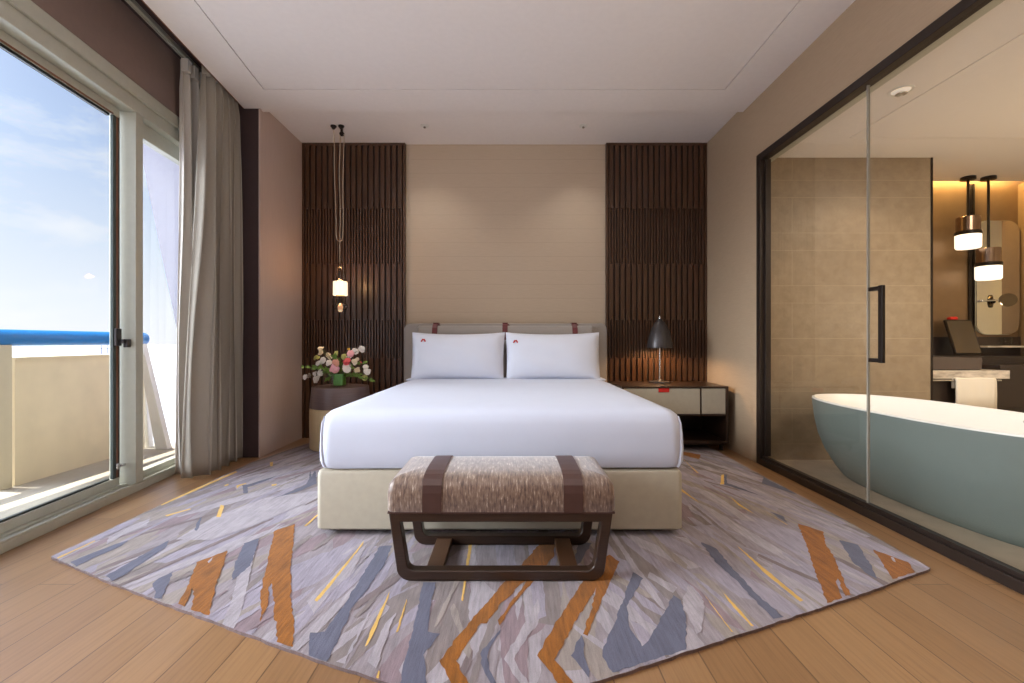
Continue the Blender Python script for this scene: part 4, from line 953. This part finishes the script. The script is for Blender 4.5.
vc = thing('vanity', 'dark bathroom vanity with white marble top by the bronze wall', 'vanity', (4.0, 4.3, 0))
part('countertop', 'white veined marble top', lambda bm: box(bm, 3.607, 4.40, 4.02, 4.535, 0.685, 0.757), M['marble'], vc, smooth=False, bevel=0.003)
part('cabinet', None, lambda bm: (box(bm, 3.607, 4.36, 4.06, 4.535, 0.42, 0.685), box(bm, 3.607, 5.05, 4.12, 4.535, 0.0, 0.42)), M['dark_cab'], vc, smooth=False, bevel=0.003)
part('dresser_box', 'dark make-up desk beside the marble', lambda bm: (box(bm, 4.40, 5.05, 4.1, 4.535, 0.42, 0.80), box(bm, 4.0, 5.05, 4.30, 4.535, 0.757, 0.872)), M['dark_cab'], vc, smooth=False, bevel=0.003)
part('towel_rail', 'pale slim towel rail', lambda bm: (tube(bm, [(3.62, 4.0, 0.672), (4.30, 4.0, 0.672)], 0.008, 8), box(bm, 3.62, 3.634, 4.0, 4.06, 0.665, 0.679), box(bm, 4.286, 4.30, 4.0, 4.06, 0.665, 0.679)), M['chrome'], vc)
def basin(bm):
    slab(bm, 3.66, 4.235, 4.08, 4.29, 0.03, [(0.02, 0.757), (0.004, 0.765), (0.0, 0.84), (0.002, 0.868), (0.014, 0.868), (0.03, 0.80)])
tag(obj('wash_basin', B(basin), M['sink'], bevel=0.0), 'low dark stone wash basin standing on the marble vanity top', 'basin')
def towel(bm):
    # draped over the rail: front fall, roll over the top, back fall
    prof = [(3.983, 0.405), (3.981, 0.55), (3.983, 0.66), (3.988, 0.684), (4.0, 0.690), (4.012, 0.684), (4.017, 0.66), (4.018, 0.60)]
    rows = []
    for i, (y, z) in enumerate(prof):
        rows.append([bm.verts.new((3.885+0.355*k/12, y+0.003*math.sin(k*1.3), z+0.002*math.sin(k*0.9+1))) for k in range(13)])
    for a, b in zip(rows, rows[1:]):
        for k in range(12): bm.faces.new((a[k], a[k+1], b[k+1], b[k]))
tw = tag(obj('hand_towel', B(towel), M['towel']), 'white folded hand towel hanging from the vanity rail', 'towel')
sm = tw.modifiers.new('thickness', 'SOLIDIFY'); sm.thickness = 0.012; sm.offset = 0.0
mr = thing('wall_mirror', 'tall rounded rectangular mirror on the bronze wall behind the pendants', 'mirror', (4.85, 4.54, 1.6))
part('mirror_glass', None, lambda bm: loft(bm, [[Vector((x, y, z)) for x, z in rrect(4.627, 5.055, 1.085, 2.215, 0.11, 8)] for y in (4.54, 4.530)]), M['mirror'], mr, smooth=False)
part('mirror_edge', 'slim pale edge', lambda bm: loft(bm, [[Vector((x, y, z)) for x, z in rrect(4.622, 5.058, 1.08, 2.22, 0.115, 8)] for y in (4.558, 4.5395)]), M['alu'], mr, smooth=False)
mm = thing('shaving_mirror', 'small round chrome shaving mirror on an arm, on the tall mirror', 'mirror', (4.9, 4.5, 1.42))
part('mount', None, lambda bm: box(bm, 4.655, 4.68, 4.505, 4.53, 1.405, 1.43), M['chrome'], mm, bevel=0.003)
part('arm', 'thin chrome arm', lambda bm: tube(bm, [(4.67, 4.505, 1.417), (4.84, 4.47, 1.420)], 0.006, 8), M['chrome'], mm)
rotx = Matrix.Translation((4.85, 4.45, 1.42)) @ Matrix.Rotation(math.radians(-32), 4, 'Z') @ Matrix.Rotation(PI/2, 4, 'X')
part('mirror_head', 'dark chrome round head', lambda bm: (lathe(bm, [(0.050, -0.012), (0.064, -0.010), (0.066, 0.0), (0.064, 0.012), (0.050, 0.013)], (0, 0, 0), 28, M=rotx)), M['dark_mirror'], mm)
part('knuckle', None, lambda bm: lathe(bm, [(0.02, -0.032), (0.022, -0.02), (0.014, -0.011)], (0, 0, 0), 16, M=rotx), M['dark_metal'], mm)
ms = thing('vanity_mirror', 'tilted dark framed make-up mirror with red tab on the vanity', 'mirror', (4.25, 4.36, 0.872))
MMx = Matrix.Translation((4.36, 4.33, 0.876)) @ Matrix.Rotation(math.radians(4), 4, 'Z') @ Matrix.Rotation(math.radians(-17), 4, 'X')
part('frame', None, lambda bm: slab(bm, -0.155, 0.125, -0.175, 0.175, 0.012, [(0.002, -0.01), (0, -0.006), (0, 0.006), (0.002, 0.01)], M=MMx @ Matrix.Translation((0, 0, 0.19)) @ Matrix.Rotation(PI/2, 4, 'X')), M['dark_metal'], ms)
part('mirror_glass', None, lambda bm: slab(bm, -0.143, 0.113, -0.163, 0.163, 0.01, [(0, 0.0101), (0, 0.012)], M=MMx @ Matrix.Translation((0, 0, 0.19)) @ Matrix.Rotation(PI/2, 4, 'X')), M['dark_mirror'], ms, smooth=False)
part('tab', 'red tab on the top edge', lambda bm: box(bm, -0.10, -0.02, -0.02, 0.02, 0.362, 0.392, MMx), M['red'], ms, bevel=0.006)
tag(obj('shelf', B(lambda bm: box(bm, 4.63, 5.055, 4.43, 4.535, 0.955, 0.972)), M['marble'], smooth=False, bevel=0.002), 'slim pale marble shelf under the tall bathroom mirror', 'shelf')
gl = obj('tumbler', B(lambda bm: lathe(bm, [(0.036, 0.972), (0.042, 0.976), (0.047, 1.055), (0.044, 1.055), (0.039, 0.985), (0.01, 0.983)], (4.86, 4.47, 0), 28)), M['cup_glass'])
tag(gl, 'clear drinking tumbler standing on the marble shelf', 'glass')
def bpend(x, y, zt, label):
    t = thing('bathroom_pendant', label, 'pendant lamp', (x, y, BC), 'bathroom pendant lamps')
    part('canopy', None, lambda bm: lathe(bm, [(0.056, BC-0.0005), (0.058, BC-0.006), (0.057, BC-0.028), (0.045, BC-0.032)], (x, y, 0), 32), M['dark_metal'], t)
    part('rod', None, lambda bm: lathe(bm, [(0.011, zt), (0.011, BC-0.03)], (x, y, 0), 14), M['dark_metal'], t)
    part('cap', 'polished bronze cap', lambda bm: lathe(bm, [(0.084, zt-0.14), (0.088, zt-0.135), (0.088, zt-0.004), (0.084, zt), (0.02, zt+0.003)], (x, y, 0), 40), M['cap_metal'], t)
    part('band', 'dark band', lambda bm: lathe(bm, [(0.092, zt-0.172), (0.097, zt-0.168), (0.097, zt-0.142), (0.086, zt-0.139)], (x, y, 0), 40), M['dark_metal'], t)
    part('diffuser', 'glowing white glass diffuser', lambda bm: lathe(bm, [(0.05, zt-0.302), (0.086, zt-0.300), (0.094, zt-0.288), (0.095, zt-0.174), (0.09, zt-0.172)], (x, y, 0), 40), M['opal'], t)
M['cap_metal'] = mat('polished_bronze', lin(150, 128, 112), 0.2, 1.0, vary=0.06)
bpend(4.37, 4.36, 2.205, 'bathroom pendant lamp hanging higher, left of the pair')
bpend(4.565, 4.36, 1.905, 'bathroom pendant lamp hanging lower, right of the pair')
def ceil_spot(x, y, z, r, label, cat, name, grp=None):
    t = thing(name, label, cat, (x, y, z), grp)
    part('trim_ring', None, lambda bm: loft(bm, [[Vector((x+q*math.cos(2*PI*k/32), y+q*math.sin(2*PI*k/32), zz)) for k in range(32)] for q, zz in ((r, z), (r*0.98, z-0.004), (r*0.78, z-0.004), (r*0.72, z+0.02))], False, False), M['white_paint'], t)
    return t
dl = ceil_spot(2.445, 2.86, BC, 0.068, 'round recessed downlight in the bathroom ceiling above the tub', 'downlight', 'downlight')
part('lens', None, lambda bm: lathe(bm, [(0.049, BC+0.004), (0.05, BC-0.001), (0.03, BC-0.005), (0.01, BC-0.006)], (2.445, 2.86, 0), 28), M['downlight'], dl)
part('reflector', 'chrome tilting reflector', lambda bm: lathe(bm, [(0.02, BC-0.006), (0.032, BC-0.016), (0.027, BC-0.019), (0.01, BC-0.010)], (2.455, 2.87, 0), 20), M['chrome'], dl)
for x, lab in ((-0.845, 'tiny round ceiling downlight nearest the hanging bedside pendant'), (0.69, 'tiny round ceiling downlight nearest the right slatted panel')):
    t = thing('pinhole_downlight', lab, 'downlight', (x, 4.40, ZR), 'pinhole downlights by the bed wall')
    part('trim_disc', None, lambda bm: lathe(bm, [(0.040, ZR-0.0005), (0.040, ZR-0.005), (0.03, ZR-0.007)], (x, 4.40, 0), 28), M['white_paint'], t)
    part('lamp_head', 'tiny metal lamp head', lambda bm: lathe(bm, [(0.010, ZR-0.007), (0.012, ZR-0.02), (0.004, ZR-0.024)], (x, 4.40, 0), 14), M['chrome'], t)

# ================================================================== LIGHT
def light(name, kind, loc, energy, col=(1, 1, 1), size=0.1, rot=(0, 0, 0), **kw):
    d = bpy.data.lights.new(name, kind); d.energy = energy; d.color = col
    if kind == 'AREA':
        d.shape = 'RECTANGLE' if 'size_y' in kw else 'DISK'; d.size = size
    elif kind in ('POINT', 'SPOT'): d.shadow_soft_size = size
    for k, v in kw.items():
        if k == 'portal': d.cycles.is_portal = v
        else: setattr(d, k, v)
    o = bpy.data.objects.new(name, d); o.location = loc; o.rotation_euler = rot; COL.objects.link(o); return o
WARM = (1.0, 0.70, 0.42)
light('pendant_light', 'POINT', (-1.66, PY, 1.60), 9.0, (1.0, 0.62, 0.30), 0.03)
light('pendant_down', 'SPOT', (-1.66, PY-0.05, 1.29), 9.0, WARM, 0.03, (0, 0, 0), spot_size=math.radians(120), spot_blend=0.8)
light('lamp_light', 'POINT', (LX, LY, LZ+0.385), 26.0, (1.0, 0.60, 0.28), 0.025)
# sun on the balcony
sun = light('sun', 'SUN', (-6, 2, 9), 12.0, (1.0, 0.94, 0.85), 0.1, angle=math.radians(0.6))
sd = Vector((0.27, -0.03, -0.96)); sun.rotation_euler = sd.to_track_quat('-Z', 'Y').to_euler()
# added fill lights behind the camera, no lamp bodies; pinhole lights at the bed
E_FILL = 6
light('top_fill', 'AREA', (-0.9, -0.9, ZC-0.02), E_FILL, (1.0, 0.95, 0.92), 1.6, size_y=1.2)
light('top_fill', 'AREA', (0.9, -0.9, ZC-0.02), E_FILL*0.6, (1.0, 0.9, 0.8), 1.2, size_y=1.2)
light('up_fill', 'AREA', (-0.2, -0.9, 1.15), 160, (0.98, 0.96, 0.97), 3.2, (PI, 0, 0), size_y=1.8)  # added area fill facing up, brightens the ceiling; no lamp stands there
for x in (-0.845, 0.69):
    light('pinhole_light', 'SPOT', (x, 4.37, ZR-0.03), 30, (1.0, 0.95, 0.88), 0.03, (math.radians(-4), 0, 0), spot_size=math.radians(110), spot_blend=1.0)
# bathroom
light('tub_spot', 'SPOT', (2.445, 2.86, BC-0.03), 36, (1.0, 0.86, 0.68), 0.05, (0, 0, 0), spot_size=math.radians(115), spot_blend=0.6)
light('bath_ceiling_light', 'AREA', (3.7, 2.2, BC-0.02), 45, (1.0, 0.88, 0.72), 0.8, size_y=0.8)
light('tile_spot', 'SPOT', (2.9, 3.35, BC-0.03), 20, (1.0, 0.84, 0.64), 0.04, (math.radians(14), 0, 0), spot_size=math.radians(100), spot_blend=0.7)
light('bath_fill', 'POINT', (3.95, 2.6, 1.3), 30, (1.0, 0.84, 0.62), 0.1)  # added point fill in mid room, lifts the bathroom ceiling; no lamp there
light('cove_light', 'AREA', (4.33, 4.515, BC+0.13), 40, (1.0, 0.70, 0.28), 1.36, (math.radians(-8), 0, 0), size_y=0.05)
# portals for the daylight openings
for a0, a1 in ((0.42, 3.05), (3.15, 3.92)):
    c = WM @ Vector(((a0+a1)/2, 0.17, 1.3))
    o = light('window_daylight', 'AREA', c, 1.0, (1, 1, 1), a1-a0, size_y=2.45, portal=True)
    zax = WN; xax = WT; o.matrix_world = Matrix((( xax.x, 0, zax.x, c.x), (xax.y, 0, zax.y, c.y), (0, 1, 0, c.z), (0, 0, 0, 1)))

# sky: horizon haze to blue, broken cloud, added unseen lobe lighting the room
w = bpy.data.worlds.new('sky'); sc.world = w; w.use_nodes = True
t = NT(w); bg = t.n['Background']
tc = t.new('ShaderNodeTexCoord'); sp = t.new('ShaderNodeSeparateXYZ'); t.link(tc, 'Generated', sp, 'Vector')
grad = t.ramp(sp, 'Z', [(0.0, lin(244, 246, 252)), (0.06, lin(236, 242, 250)), (0.16, lin(216, 228, 245)), (0.32, lin(182, 203, 236)), (0.50, lin(146, 169, 216)), (1.0, lin(84, 120, 190))])
mp = t.new('ShaderNodeMapping'); mp.inputs['Scale'].default_value = (2.6, 2.6, 7.5); mp.inputs['Location'].default_value = (0.35, 0.1, 0.2)
t.link(tc, 'Generated', mp, 'Vector')
nz = t.noise(mp, 1.5, 7, 0.6)
cm = t.ramp(nz, 'Fac', [(0.52, (0, 0, 0, 1)), (0.72, (0.6, 0.6, 0.6, 1))])
cl = t.mix((cm, 'Color'), (grad, 'Color'), lin(255, 253, 250))
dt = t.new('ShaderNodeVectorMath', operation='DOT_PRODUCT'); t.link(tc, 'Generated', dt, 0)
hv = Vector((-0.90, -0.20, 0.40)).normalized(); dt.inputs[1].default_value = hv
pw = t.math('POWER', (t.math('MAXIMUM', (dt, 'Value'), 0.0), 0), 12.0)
hm = t.math('MULTIPLY', (pw, 0), SKY_FILL)
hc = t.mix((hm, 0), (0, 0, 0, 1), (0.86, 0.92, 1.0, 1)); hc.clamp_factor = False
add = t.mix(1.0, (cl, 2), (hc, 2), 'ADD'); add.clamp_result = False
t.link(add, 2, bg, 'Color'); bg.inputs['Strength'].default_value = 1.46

# ================================================================== CAMERA
cd = bpy.data.cameras.new('camera'); cam = bpy.data.objects.new('camera', cd); COL.objects.link(cam)
cam.location = (0, 0, 1.014); cam.rotation_euler = (PI/2, 0, 0)
cd.sensor_width = 36; cd.lens = 455/1024*36; cd.clip_start = 0.02; cd.clip_end = 20000
sc.camera = cam
